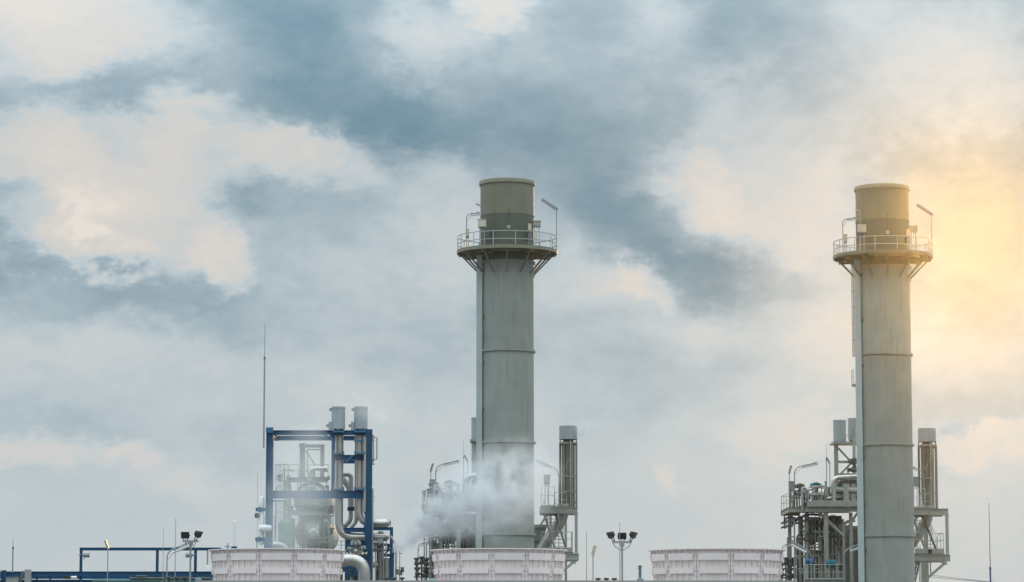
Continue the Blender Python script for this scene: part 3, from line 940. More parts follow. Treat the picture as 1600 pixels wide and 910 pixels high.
def cable_tray_rack():
    A = Plane(235, 815)
    t = thing("cable_tray", "dark cable trays slung under the platform left of the sunlit stack", "cable tray", A.p(1240, 826), "cable trays under the platforms")
    for (pa, pb, dz) in ((819, 808, 0), (826, 815, 0)):
        a = A.p(1221, pa); b = A.p(1260, pb, -3.5); c = Vector((A.x(1276), b.y, b.z-.05))
        m = MB()
        for q in (-.3, .3):
            for (u, v) in ((a, b), (b, c)):
                m.bar(u+Vector((0, q, .06)), v+Vector((0, q, .06)), .03, .16)
        m.build("tray", DARKM, t)
        m = MB()
        for q in (-.18, -.05, .08, .2):
            m.tube(bend([a+Vector((0, q, .04)), b+Vector((0, q, .04)), c+Vector((0, q, .02))], .5, 4), .05, 6)
        tag(m.build("cables", TEAL, t), kind="stuff")
        for k in range(6):
            u = a+(b-a)*(k+.5)/6
            MB().bar(u+Vector((0, -.3, 0)), u+Vector((0, .3, 0)), .06, .04).build("rung", STEELD, t)
    lp = A.p(1225, 812)
    for k in range(3):
        MB().tube(bend([lp+Vector((.1*k, 0, -.4)), lp+Vector((.1*k, 0, .15)), lp+Vector((.7+.1*k, -.5, .15)), lp+Vector((.75+.1*k, -.6, -.2))], .35, 5), .035, 6).build("cable_loop", BLACK, t)
    return t
o = cable_tray_rack(); pairs.append((o, "dark cable trays slung under the platform left of the middle stack"))

def riser_frame():
    P = Plane(233, 720)
    t = thing("riser_frame", "braced steel frame carrying twin vents left of the sunlit stack", "frame", (P.x(1322), 233, P.z(786)), "braced vent frames")
    zb = P.z(786); zt = P.z(694)
    for (px, y) in ((1306, 0), (1310.5, 1.6), (1345, 0), (1345, 1.6)):
        MB().ibeam((P.x(px), P.Y+y, zb), (P.x(px), P.Y+y, zt), .26, .24).build("column", STEEL, t)
    MB().box(P.x(1301), P.x(1350), P.Y-.4, P.Y+2.0, zt, zt+.16).build("top_deck", STEEL, t)
    for py in (722, 742):
        MB().bar((P.x(1306), P.Y, P.z(py)), (P.x(1346), P.Y, P.z(py)), .14, .2).build("crossbar", STEEL, t)
    MB().bar((P.x(1310), P.Y+.1, P.z(700)), (P.x(1330), P.Y+.1, P.z(722)), .12, .14).build("brace", STEEL, t)
    MB().bar((P.x(1312), P.Y+.1, P.z(742)), (P.x(1332), P.Y+.1, P.z(722)), .12, .14).build("brace", STEEL, t)
    MB().bar((P.x(1330), P.Y+.1, P.z(722)), (P.x(1345), P.Y+.1, P.z(742)), .12, .14).build("brace", STEEL, t)
    MB().tube([P.p(1334, 744, -.3), P.p(1334, 668, -.3)], .12, 10).build("riser_pipe", CLAD, t)
    MB().tube(bend([P.p(1311, 692, -.2), P.p(1316, 683, -.2), P.p(1345, 675, -.2)], .5, 5), .035, 6).build("guard_rail", RAIL, t)
    return t
o = riser_frame(); pairs.append((o, "braced steel frame carrying twin vents left of the middle stack"))

def roof_vent(label, px0, px1, py0, py1, Y, group, mat=None, side_box=False):
    P = Plane(Y, (py0+py1)/2); mat = mat or DRUM
    cx = (P.x(px0)+P.x(px1))/2; r = (P.x(px1)-P.x(px0))/2
    z0, z1 = P.z(py1), P.z(py0)
    t = thing("roof_vent", label, "vent", (cx, Y, z0), group)
    d = MB().lathe((cx, Y, 0), [(r-.025, z0+.1), (r, z0+.1), (r, z1), (r-.025, z1), (r-.025, z0+.1)], 36).build("drum", mat, t)
    MB().lathe((cx, Y, 0), [(r-.04, z1-.6), (0, z1-.6)], 28).build("throat", DARKM, d)
    MB().lathe((cx, Y, 0), [(r+.002, z1-.12), (r+.025, z1-.12), (r+.025, z1-.04), (r+.002, z1-.04)], 36).build("hem", mat, d)
    MB().lathe((cx, Y, 0), [(r*.62, z0-.02), (r*.62, z0+.4), (0, z0+.4)], 24).build("inlet_pipe", CLADD, t)
    for k in range(4):
        a = PI/4+k*PI/2
        MB().bar((cx+r*.85*math.cos(a), Y+r*.85*math.sin(a), z0-.02), (cx+r*.85*math.cos(a), Y+r*.85*math.sin(a), z0+.15), .07).build("foot", DARKM, t)
    if side_box:
        bx1 = cx-r*.92; bx0 = cx-r*1.4
        MB().box(bx0, bx1, Y-.25, Y+.2, z0+.05, z0+(z1-z0)*.36).build("side_box", mat, t)
        for q in (.2, .88):
            zz_ = z0+(z1-z0)*q; xx_ = bx0 if q < .4 else cx-r
            MB().box(xx_-.16, xx_-.002, Y-.1, Y+.05, zz_-.09, zz_+.09).build("lifting_lug", GALV, t)
    return t
o = roof_vent("left one of the twin grey vents left of the sunlit stack", 1302, 1322, 657, 692.5, 233.2, "twin grey vents"); pairs.append((o, "left one of the twin grey vents behind the middle stack"))
o = roof_vent("right one of the twin grey vents left of the sunlit stack", 1325, 1345, 654, 690.5, 234.5, "twin grey vents"); pairs.append((o, "right one of the twin grey vents behind the middle stack"))

def steam_drum():
    P = Plane(235, 775)
    c = P.p(1284, 774)
    t = thing("steam_drum", "silver clad drum on the platform left of the sunlit stack", "drum", (c.x, 235, P.z(786)), "silver drums on the platforms")
    r = P.m(14); x1 = P.x(1342)
    prof = [(0, -.55), (r*.35, -.5), (r*.7, -.33), (r*.92, -.12), (r, .05)]
    L = (c.x, 235, c.z)
    MB().lathe(L, prof+[(r, x1-c.x)], 32, axis="x").build("shell", CLAD, t)
    k = .5
    while k < x1-c.x:
        MB().lathe(L, [(r, k-.03), (r+.02, k-.03), (r+.02, k+.03), (r, k+.03)], 32, axis="x").build("clad_band", CLADD, t); k += .9
    for q in (.6, 2.0):
        MB().box(c.x+q-.1, c.x+q+.1, 234.6, 235.4, P.z(787), c.z-r*.8).build("saddle", STEELD, t)
    for (q, h) in ((.3, .35), (.9, .5), (1.5, .4), (2.2, .6)):
        n = MB().tube([(c.x+q, 234.7, c.z+r*.8), (c.x+q, 234.7, c.z+r+h)], .07, 8).build("nozzle", CLADD, t)
        MB().tube([(c.x+q, 234.7, c.z+r+h-.06), (c.x+q, 234.7, c.z+r+h)], .13, 10).build("flange", DARKM, n)
    MB().lathe((c.x-.56, 235, c.z), [(0, -.05), (.24, -.05), (.24, .06), (.16, .2)], 16, axis="x").build("manway", STEELD, t)
    return t
o = steam_drum(); pairs.append((o, "silver drum on the platform left of the middle stack, lost in steam"))

def valve(label, c, s=.5, group=None, body=None, hat=None, name="valve"):
    """globe valve: body, bonnet, actuator head, side flanges and wheel"""
    c = Vector(c)
    body = body or STEELD; hat = hat or TEAL
    t = thing(name, label, "valve", c, group)
    MB().lathe(c, [(0, -s*.05), (s*.26, 0), (s*.34, s*.2), (s*.26, s*.42), (s*.14, s*.5), (s*.14, s*.85), (0, s*.85)], 16).build("body", body, t)
    MB().lathe(c, [(s*.15, s*.72), (s*.48, s*.76), (s*.52, s*.9), (s*.45, s*1.12), (s*.2, s*1.22), (0, s*1.22)], 18).build("actuator", hat, t)
    for sx in (-1, 1):
        MB().tube([c+Vector((sx*s*.3, 0, s*.2)), c+Vector((sx*s*.62, 0, s*.2))], s*.16, 10).tube([c+Vector((sx*s*.52, 0, s*.2)), c+Vector((sx*s*.62, 0, s*.2))], s*.28, 12).build("flange", body, t)
    MB().lathe(c+Vector((0, -s*.5, s*.95)), [(s*.22, -.02), (s*.26, 0), (s*.22, .02), (s*.18, 0), (s*.22, -.02)], 14, axis="y").build("hand_wheel", DARKM, t)
    return t

P = Plane(231.4, 780)
o = valve("large teal valve actuator on the platform left of the sunlit stack", P.p(1275, 777), .95, "teal actuators on the platforms", CLADD, TEAL); pairs.append((o, "large teal valve actuator on the steamy platform left of the middle stack"))
o = valve("dark valve beside the lamp pole on the sunlit stack's platform", P.p(1250, 775), .8, "dark valves on the platforms", STEELD, DARKM); pairs.append((o, "dark valve beside the lamp pole on the steamy platform of the middle stack"))
o = valve("small grey valve by the platform post, sunlit unit", P.p(1261, 790), .6, "grey valves on the platforms", CLADD, STEELD); pairs.append((o, "small grey valve by the platform post, steamy unit"))
P = Plane(232.6, 730)
o = valve("dark valve against the channel beside the riser frame, sunlit unit", P.p(1335, 738), .9, "valves by the riser frames", STEELD, DARKM); pairs.append((o, "dark valve against the channel beside the riser frame, steamy unit"))

def manifold():
    """pipework lying on the front platform"""
    P = Plane(231.6, 765)
    t = thing("pipe_manifold", "tangle of clad pipes on the platform left of the sunlit stack", "pipes", P.p(1300, 786), "pipework on the platforms")
    runs = [([(1301, 786), (1301, 748), (1346, 746)], .2, CLAD), ([(1298, 766), (1346, 768)], .24, CLADD),
            ([(1292, 780), (1346, 774)], .16, CLAD), ([(1312, 786), (1312, 752), (1346, 752)], .26, STEELD),
            ([(1245, 795), (1245, 772), (1262, 770), (1262, 790)], .09, CLAD), ([(1254, 796), (1254, 768), (1272, 764)], .07, CLADD),
            ([(1268, 790), (1268, 762), (1288, 760), (1288, 782)], .06, GALV), ([(1320, 786), (1320, 757)], .3, CLAD),
            ([(1331, 786), (1331, 757)], .26, CLADD), ([(1240, 796), (1240, 778), (1250, 778)], .08, STEELD),
            ([(1272, 796), (1272, 768)], .11, STEEL), ([(1296, 790), (1296, 772), (1310, 772)], .1, STEELD)]
    for i, (pts, r, m) in enumerate(runs):
        MB().tube(bend([P.p(a, b, -.9+.22*(i % 6)) for a, b in pts], r*2.2, 5), r, 10).build("pipe", m, t)
    q = random.Random(11)
    for k in range(16):
        px = 1238+k*4.1+q.random()*3; top = 758+q.random()*22; dy = -1.2+1.8*q.random(); r = q.choice((.035, .05, .07, .1))
        pts = [P.p(px, 797 if px < 1262 else 787, dy), P.p(px, top, dy), P.p(px+q.choice((-9, -6, 7, 11)), top+q.random()*2, dy+.3*q.random())]
        if k % 2: pts.append(pts[-1]-Vector((0, 0, .5+.6*q.random())))
        MB().tube(bend(pts, r*3, 4), r, 8).build("pipe", q.choice((STEELD, CLADD, GALV, DARKM, STEEL)), t)
    for (px, py) in ((1324, 757), (1316, 770), (1305, 748)):
        c = P.p(px, py, -.5); MB().tube([c, c+Vector((.08, 0, 0))], .32, 12).build("flange", STEELD, t)
    MB().box(P.x(1313), P.x(1346), P.Y-.6, P.Y+.5, P.z(762), P.z(754)).build("skid_box", STEELD, t)
    return t
o = manifold(); pairs.append((o, "tangle of clad pipes on the steamy platform left of the middle stack"))

def pipe_bank():
    """vertical pipes below the platform"""
    P = Plane(233.0, 860); q = random.Random(3)
    t = thing("pipe_bank", "bank of upright pipes under the platform left of the sunlit stack", "pipes", (P.x(1285), P.Y, 0), "banks of upright pipes")
    ms = [STEEL, STEELD, CLADD, STEELD, STEEL, GALV]
    for k, px in enumerate((1241, 1246, 1251, 1256, 1261, 1266, 1270, 1275, 1280, 1284, 1297, 1301, 1306, 1311, 1315)):
        y = P.Y-1.0+2.8*q.random(); r = P.m(q.choice((1.0, 1.3, 1.8, 2.4, 1.2)))
        top = q.choice((800, 812, 806, 822, 830)); x = P.x(px)
        pts = [(x, y, 0), (x, y, P.z(top))]
        if k % 3 == 1: pts = [(x, y, 0), (x, y, P.z(top+14)), (x+P.m(q.choice((-9, 10, 14))), y, P.z(top+14))]
        MB().tube(bend(pts, r*3, 5), r, 10).build("pipe", ms[k % 6], t)
    for k in range(22):
        px = 1243+k*3.5+q.random()*2; y = P.Y-1.6+1.6*q.random(); r = P.m(q.choice((.5, .6, .8, 1.1)))
        t0 = q.choice((806, 812, 826, 840, 852)); x = P.x(px); z1 = P.z(t0)
        pts = [(x, y, 0), (x, y, z1)]
        if k % 2: pts.append((x+P.m(q.choice((-12, -8, 8, 13))), y, z1))
        if k % 4 == 1: pts.append((pts[-1][0], y, z1+.8))
        MB().tube(bend(pts, r*3.5, 4), r, 8).build("pipe", q.choice((STEEL, GALV, STEEL, DARKM, CLADD)), t)
    for k in range(14):
        px = 1246+q.random()*70; py = 812+q.random()*84
        c = P.p(px, py, -1.7+.8*q.random()); s_ = .10+.10*q.random()
        MB().lathe(c, [(0, -s_*1.6), (s_*.8, -s_*1.4), (s_, -s_*.3), (s_*.6, s_*.3), (s_*1.3, s_*.6), (s_*1.3, s_), (0, s_*1.2)], 10).build("instrument", q.choice((DARKM, STEELD, GALV)), t)
    for (py, a, b, y) in ((838, 1243, 1318, -.9), (832, 1268, 1296, -1.2), (854, 1258, 1320, .4), (866, 1240, 1312, -.2), (888, 1240, 1318, .6), (822, 1250, 1330, 1.2), (845, 1250, 1292, -1.3)):
        pts = [P.p(a, py+q.choice((0, 2, 5)), y), P.p(b, py, y)]
        MB().tube(pts, P.m(q.choice((1.0, 1.6, 2.0))), 8).build("cross_pipe", q.choice((STEEL, STEELD, GALV)), t)
    MB().tube(bend([P.p(1314, 912, -2), P.p(1314, 818, -2), P.p(1332, 815, -2)], .7, 6), P.m(2.4), 10).build("bent_pipe", STEEL, t)
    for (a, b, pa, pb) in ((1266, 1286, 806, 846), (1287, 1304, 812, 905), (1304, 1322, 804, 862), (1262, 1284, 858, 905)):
        MB().box(P.x(a)+.02, P.x(b)-.02, P.Y+2.6, P.Y+2.75, P.z(pb), P.z(pa)).build("shade_fill", STEELD, t)  # dark sheets added as painted shade for the interior behind the pipes
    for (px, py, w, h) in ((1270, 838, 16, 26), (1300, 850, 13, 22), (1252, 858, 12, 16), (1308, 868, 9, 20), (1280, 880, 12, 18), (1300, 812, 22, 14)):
        MB().box(P.x(px-w/2), P.x(px+w/2), P.Y+1.4, P.Y+2.4, P.z(py+h/2), P.z(py-h/2)).build("shade_backing", STEELD, t)  # smaller dark boxes, added to imitate deep shade between the pipes
    return t
o = pipe_bank(); pairs.append((o, "bank of upright pipes under the steamy platform left of the middle stack"))

P = Plane(229.4, 880)
def motor(label, c, mat, s, group):
    c = Vector(c)
    t = thing("pump_motor", label, "motor", c-Vector((0, 0, s*.5)), group)
    b = MB().lathe(c, [(0, -s*.62), (s*.3, -s*.6), (s*.42, -s*.5), (s*.42, s*.4), (s*.34, s*.5), (0, s*.52)], 18, axis="x").build("body", mat, t)
    for k in range(7):
        q = -s*.4+k*s*.12
        MB().lathe(c, [(s*.42, q-.015), (s*.46, q-.015), (s*.46, q+.015), (s*.42, q+.015)], 18, axis="x").build("cooling_fin", mat, b)
    MB().box(c.x-s*.18, c.x+s*.14, c.y-s*.52, c.y-s*.38, c.z-s*.1, c.z+s*.2).build("terminal_box", mat, t)
    MB().tube([c+Vector((s*.5, 0, 0)), c+Vector((s*.8, 0, 0))], s*.08, 8).build("shaft", GALV, t)
    for q in (-.3, .25):
        MB().box(c.x+s*q-.05, c.x+s*q+.05, c.y-s*.3, c.y+s*.3, c.z-s*.62, c.z-s*.36).build("foot", DARKM, t)
    return t
o = motor("bright blue motor above the lower walkway left of the sunlit stack", P.p(1266, 878), MOTB, .55, "motors on the lower walkways"); pairs.append((o, "blue motor low down left of the middle stack, in steam"))
o = motor("teal motor above the lower walkway beside the sunlit stack's boiler wall", P.p(1299, 881), TEAL, .72, "motors on the lower walkways"); pairs.append((o, "teal motor low down beside the middle stack's boiler wall"))

# ---- lamps, boxes and rods left of the stack
P = Plane(236.0, 760)
b = P.p(1236.5, 800)
o = cabinet("tall grey box on the corner post of the platform, sunlit unit", (P.x(1236.8), P.Y, P.z(760)), (P.m(9), .3, P.m(14)), BOXG, P.z(800), name="junction_cabinet", group="boxes on platform corner posts")
MB().box(P.x(1232.5), P.x(1236), P.Y-.02, P.Y+.14, P.z(800), P.z(754)).build("channel_post", BOXG, o)
pairs.append((o, "tall grey box on the corner post of the steamy platform"))
o = stick_lamp("short upright lamp over the grey corner box, sunlit unit", (P.x(1233.8), P.Y+.2, P.z(800)), (P.x(1233.8), P.Y+.2, P.z(739)), (P.x(1237), P.Y+.2, P.z(727.5)), .2, group="upright platform lamps")
pairs.append((o, "short upright lamp over the corner box, steamy unit"))
b = P.p(1241.5, 800)
o = arm_lamp("long armed tube lamp over the platform corner left of the sunlit stack", "lamp", b, P.p(1241.5, 731), P.p(1278, 722.5), group="long armed platform lamps", r=.045)
pairs.append((o, "long armed tube lamp over the platform corner left of the middle stack"))
P = Plane(233.5, 740)
b = P.p(1296.5, 786)
o = stick_lamp("thin leaning lamp between the rod and the riser frame, sunlit unit", b, P.p(1296.5, 724), P.p(1291.5, 715), .16, group="upright platform lamps")
pairs.append((o, "thin leaning lamp between the rod and the riser frame, steamy unit"))

def rod(label, px, py0, py1, Y, r=.045, mat=None, group="lightning rods", taper=.35, low=None, pxtop=None):
    P = Plane(Y, (py0+py1)/2); mat = mat or GALV
    b = P.p(px, py1); top = P.p(pxtop if pxtop else px, py0)
    if low is not None: b = Vector((b.x, b.y, low))
    t = thing("lightning_rod", label, "rod", b, group)
    m = b+(top-b)*.72
    MB().tube([b, m], r, 8).build("mast", mat, t)
    MB().tube([m, top], [r*taper*1.4, r*taper*.8], 6).build("spike", mat, t)
    MB().lathe(m, [(0, -.08), (r*1.35, -.07), (r*1.35, .05), (0, .07)], 10).build("coupling", DARKM, t)
    return t
o = rod("thin lightning rod left of the riser frame of the sunlit stack", 1291.5, 692, 786, 233.0, .035); pairs.append((o, "thin lightning rod over the steam left of the middle stack"))

# ---- low lamps and valves in front of the boiler steelwork
P = Plane(225.0, 870)
def low_lamp(label, base, top, tip, group):
    return arm_lamp(label, "lamp", base, top, tip, group=group, r=.05, fl=1.0, wmul=1.7)
o = low_lamp("white tube lamp on a bent pole overlapping the foot of the sunlit stack", (P.x(1318.5), P.Y, 0), P.p(1318.5, 860), P.p(1355, 846.5), "white tube lamps low by the boilers")
b = low_lamp("white tube lamp sloping down over the lower walkway of the sunlit unit", (P.x(1269.5), P.Y+1, 0), P.p(1269.5, 862, 1), P.p(1240, 846, 1), "white tube lamps low by the boilers")
def valve_stack(label, px, Y, group):
    """tall narrow group of relief valves on one header"""
    P = Plane(Y, 890); x = P.x(px)
    t = thing("valve_rack", label, "valves", (x, Y, 0), group)
    for dx in (-.35, .05, .42):
        MB().tube([(x+dx, Y, 0), (x+dx, Y, P.z(884))], .07, 8).build("standpipe", STEELD, t)
    for (dx, py) in ((-.35, 880), (.05, 878), (.42, 881), (-.3, 896), (.3, 898)):
        c = Vector((x+dx, Y-.1, P.z(py)))
        v = MB().lathe(c, [(0, -.3), (.14, -.28), (.2, -.1), (.14, .05), (.12, .16), (.22, .2), (.22, .32), (0, .36)], 12).build("valve_body", DARKM, t)
        MB().tube([c+Vector((0, 0, -.12)), c+Vector((.34, 0, -.12))], .1, 8).build("outlet", STEELD, v)
    for py in (889, 903):
        MB().tube([(x-.55, Y, P.z(py)), (x+.6, Y, P.z(py))], .06, 8).build("header", STEELD, t)
    return t
o = valve_stack("dark cluster of relief valves beside the fan stack nearest the sunlit stack", 1227, 233.4, "dark valve clusters"); pairs.append((o, "dark cluster of relief valves left of the fan stack in the steam"))
o = valve_stack("second dark valve cluster, closer to the sunlit stack's walkway", 1240, 234.2, "dark valve clusters"); pairs.append((o, "second dark valve cluster at the left edge of the fan stack in the steam"))
P = Plane(233.2, 860)
o = arm_lamp("thin hooped pole lamp above the valve clusters of the sunlit unit", "lamp", (P.x(1222.5), P.Y, 0), P.p(1222.5, 853), P.p(1240, 848), group="hooped lamps over valve clusters")
pairs.append((o, "thin hooped pole lamp above the valve cluster left of the steamy unit"))
def red_loop():
    P = Plane(233.8, 860)
    t = thing("pipe_loop", "thin rusty red pipe loop over the valve clusters of the sunlit unit", "pipe", (P.x(1230.5), P.Y, 0), "pipe loops over valve clusters")
    MB().tube(bend([(P.x(1230.5), P.Y, 0), P.p(1230.5, 839), P.p(1242, 839)], .15, 4), .05, 8).build("riser", PINKR, t)
    MB().tube([P.p(1230.5, 845), P.p(1242, 845)], .04, 8).build("branch", PINKR, t)
    MB().tube(bend([(P.x(1234), P.Y, 0), P.p(1234, 849), P.p(1242, 847)], .15, 4), .045, 8).build("riser", GALV, t)
    return t
o = red_loop(); pairs.append((o, "thin rusty pipe loop over the valve cluster of the steamy unit"))

for (o, lab) in pairs:
    place_copy(o, UD, lab)

# ------------------------------------------------------------------ blue steel frame with clad pipes
FYF, FYB = 203.0, 209.0
F = Plane(FYF, 780); Bk = Plane(FYB, 780)
fx, fz = F.x, F.z
bf = thing("blue_pipe_frame", "tall blue steel frame holding silver pipes", "frame", (fx(498), FYF, 0))
def fbeam(a, b, w, h, nm="beam", m=BLUE, par=None): return MB().ibeam(a, b, w, h).build(nm, m, par or bf)
cw = F.m(11)
zt = fz(671)
MB().ibeam((fx(421), FYF, 0), (fx(421), FYF, fz(669)), cw*1.0, cw, up=(1, 0, 0)).build("column", BLUE, bf)
MB().box(fx(415), fx(426.5), FYF-.3, FYF+.3, fz(677), fz(669)+.02).build("splice_plate", BLUEG, bf)
MB().ibeam((fx(576), FYF, 0), (fx(576), FYF, fz(671)), F.m(8.5), cw, up=(1, 0, 0)).build("column", BLUE, bf)
MB().ibeam((Bk.x(574), FYB, 0), (Bk.x(574), FYB, Bk.z(682)), F.m(8), cw, up=(1, 0, 0)).build("column", BLUE, bf)
fbeam((fx(426.5), FYF, fz(676.5)), (fx(572), FYF, fz(676.5)), .28, F.m(7.5))
fbeam((Bk.x(426), FYB, Bk.z(685)), (Bk.x(572), FYB, Bk.z(685)), .28, Bk.m(7))
fbeam((fx(426.5), FYF, fz(773)), (fx(572), FYF, fz(773)), .34, F.m(12))
fbeam((fx(520), FYF+.1, fz(715)), (fx(572), FYF+.1, fz(715)), .24, F.m(8))
fbeam((Bk.x(520), FYB, Bk.z(722)), (Bk.x(571), FYB, Bk.z(722)), .24, Bk.m(5))
fbeam((fx(538), FYF+.4, fz(828)), (fx(572), FYF+.4, fz(828)), .3, F.m(7))
fbeam((fx(541), FYF+1.5, fz(794)), (fx(558), FYF+1.5, fz(794)), .2, F.m(6))
for (px, zb) in ((421, 676.5), (517.5, 676.5), (576, 676.5), (576, 773), (576, 715)):
    fbeam((fx(px), FYF+.3, fz(zb)-.02), (fx(px), FYB-.15, fz(zb)-.02), .24, .30, "tie_beam")
MB().ibeam((fx(515.5), FYB-3, fz(768)), (fx(515.5), FYB-3, fz(680)), F.m(3.6), .2, up=(1, 0, 0)).build("post", BLUEG, bf)
MB().ibeam((fx(520.5), FYF+.05, fz(767)), (fx(520.5), FYF+.05, fz(680.5)), F.m(4), .2, up=(1, 0, 0)).build("post", BLUE, bf)
# plates with clamps where pipes pass the beams
for (px, py) in ((529, 677), (562, 677), (529, 711), (562, 711), (529, 767), (562, 767)):
    c = F.p(px, py, -.05)
    MB().box(c.x-.38, c.x+.38, FYF-.42, FYF+.25, c.z+.03, c.z+.12).box(c.x-.38, c.x-.28, FYF-.4, FYF+.2, c.z+.12, c.z+.24).box(c.x+.28, c.x+.38, FYF-.4, FYF+.2, c.z+.12, c.z+.24).build("pipe_clamp", BLUEG, bf)
for (a, b) in (((553, 690), (572, 688)), ((541, 722), (551, 712)), ((503, 684), (513, 678))):
    MB().bar(F.p(a[0], a[1], -.1), F.p(b[0], b[1], -.1), .12, .12).build("knee_brace", BLUEG, bf)
MB().box(fx(540), fx(572), FYF+.8, FYF+2.6, fz(900), fz(842)).build("web_plate", BLUE, bf)
MB().ibeam((fx(538), FYF+3, 0), (fx(538), FYF+3, fz(826)), .2, .25).build("column", BLUE, bf)
for py in (796.5, 843):
    MB().bar(F.p(400, py, -.1), F.p(416, py, -.1), .22, .24).build("outrigger", BLUE, bf)
    MB().box(fx(404), fx(407), FYF-.25, FYF+.1, fz(py+4), fz(py-4)).build("outrigger_clip", BLUEG, bf)
MB().box(fx(414), fx(421), FYF-.28, FYF-.24, fz(900), fz(840)).build("gusset", BLUEG, bf)
# small bracket frame to the right
rfr = thing("blue_bracket_frame", "small blue bracket frame right of the tall blue frame", "frame", (fx(612), FYF, 0))
MB().ibeam((fx(612), FYF, 0), (fx(612), FYF, fz(824)), F.m(4.5), .22, up=(1, 0, 0)).build("column", BLUE, rfr)
MB().ibeam((fx(580), FYF, fz(826.5)), (fx(609.7), FYF, fz(826.5)), .22, F.m(5)).build("beam", BLUE, rfr)
MB().ibeam((fx(600), FYF, fz(868)), (fx(616), FYF, fz(868)), .22, F.m(4.5)).build("beam", BLUE, rfr)
MB().bar(F.p(600, 868, .1), F.p(609, 858, .1), .1, .12).build("brace", BLUE, rfr)
MB().bar(F.p(583, 849, .3), F.p(609, 852, .3), .1, .16).build("beam", DARKM, rfr)

def clad_pipe(label, pts, r, group, Y=FYF, dy=-.1, mat=None, cap=False, bands=1.3, name="clad_pipe", br=2.0, n=20):
    """insulated pipe in metal cladding with joint bands; pts in photo px at plane Y"""
    P = Plane(Y, 780); mat = mat or CLAD
    w = [P.p(a, b, dy) for a, b in pts]
    path = bend(w, r*br*2, 9)
    t = thing(name, label, "pipe", min(w, key=lambda v: v.z), group)
    MB().tube(path, r, n).build("cladding", mat, t)
    for a, b in zip(w[:-1], w[1:]):
        d = (b-a); ln = d.length; d.normalize(); q = .5
        while q < ln-.2:
            c = a+d*q
            if all((c-x).length > r*br*1.7 for x in w[1:-1]):
                MB().tube([c-d*.025, c+d*.025], r*1.045, n).build("joint_band", mat if q % 2 else CLADD, t)
            q += bands
    # mitre joints round each bend
    for i in range(1, len(w)-1):
        ds = [(k, (p-w[i]).length) for k, p in enumerate(path)]
        near = [k for k, dd in ds if dd < r*br*2.2][1:-1]
        for k in near[::2]:
            if 0 < k < len(path)-1:
                d = (path[k+1]-path[k-1]).normalized()
                MB().tube([path[k]-d*.015, path[k]+d*.015], r*1.03, n).build("mitre_joint", CLADD, t)
    if cap:
        d = (w[-1]-w[-2]).normalized()
        MB().tube([w[-1], w[-1]+d*r*.45, w[-1]+d*r*.8, w[-1]+d*r*.95], [r*1.02, r*.85, r*.5, r*.1], n).build("end_cap", CLAD, t)
    return t
clad_pipe("silver pipe dropping from the left vent and turning right below the blue beam", [(529, 668), (529, 839), (602, 839)], F.m(6.4), "silver pipes in the blue frame", cap=True, dy=.62)
clad_pipe("silver pipe dropping from the right vent and turning right above its neighbour", [(562, 668), (562, 817), (603, 817)], F.m(6.6), "silver pipes in the blue frame", cap=True, dy=.70)
clad_pipe("thin silver pipe close to the blue frame's right column", [(570, 684), (570, 800)], F.m(2.2), "silver pipes in the blue frame", dy=-.2)
clad_pipe("dull pipe behind the right hand silver pipe", [(555.5, 672), (555.5, 815), (546, 824)], F.m(3.2), "silver pipes in the blue frame", dy=1.2, mat=CLADD)
clad_pipe("grey pipe with a bent top between the two silver pipes", [(531, 739), (546, 739), (546, 812), (535, 822), (527, 822)], F.m(3.6), "silver pipes in the blue frame", dy=1.9, mat=CLADD)
clad_pipe("slanting grey pipe between the two silver pipes", [(530, 742), (545, 762), (545, 790)], F.m(4.8), "silver pipes in the blue frame", dy=2.6, mat=CLADD)
clad_pipe("fat silver elbow pipe right of the leftmost fan stack", [(520, 875), (570, 875), (570, 945)], F.m(9.3), "fat silver pipes by the fan stack", Y=198, dy=0, br=1.25, n=26, bands=.9)
clad_pipe("short silver stub pipe beyond the fat elbow", [(576, 883), (600, 883)], F.m(4.2), "fat silver pipes by the fan stack", dy=.8, cap=True)
clad_pipe("upright dull pipe behind the fat silver elbow", [(549, 840), (549, 930)], F.m(4.5), "fat silver pipes by the fan stack", dy=2.2, mat=CLADD)
clad_pipe("upright silver cylinder pipe under the small blue bracket", [(606.5, 872), (606.5, 950)], F.m(7.0), "fat silver pipes by the fan stack", dy=.6, n=24)
clad_pipe("beige grey stand pipe between the frame and the bracket", [(594.5, 830), (594.5, 950)], F.m(4.4), "thin stand pipes by the bracket", dy=.7, mat=CLADD)
for (lab, px, top, r) in (("thin stand pipe nearest the blue frame's right column", 583, 762, 1.0), ("thin stand pipe second from the blue frame's right column", 587.5, 842, 1.1), ("thin stand pipe third from the blue frame's right column", 600, 850, 1.0), ("thin stand pipe just left of the bracket frame's column", 604, 846, .9)):
    pts = [(px, 950), (px, top)] if top != 762 else [(580.5, 762), (583, 764), (583, 950)]
    clad_pipe(lab, pts, F.m(r), "thin stand pipes by the bracket", dy=-.3, mat=CLADD if r > 1 else GALV, bands=2.5, n=10)
clad_pipe("gooseneck pipe curving down at the right end of the blue pipework", [(611, 838), (619.5, 852), (619.5, 950)], F.m(1.6), "thin stand pipes by the bracket", dy=-.3, bands=3, n=12)
lp = thing("pipe_loop", "thin rectangular pipe loop outside the blue frame's top right corner", "pipe", F.p(580, 718))
MB().tube(bend([F.p(580, 684), F.p(588.5, 684), F.p(588.5, 718), F.p(580, 718)], .12, 3), .045, 8).build("outer_pipe", GALV, lp)
MB().tube(bend([F.p(580, 690), F.p(583, 690), F.p(583, 722), F.p(579, 723)], .08, 3), .04, 8).build("inner_pipe", GALV, lp)
q = random.Random(5)
fpipes = thing("frame_pipework", "thin pipes and fittings around the fat silver elbow and the bracket frame", "pipes", F.p(585, 905))
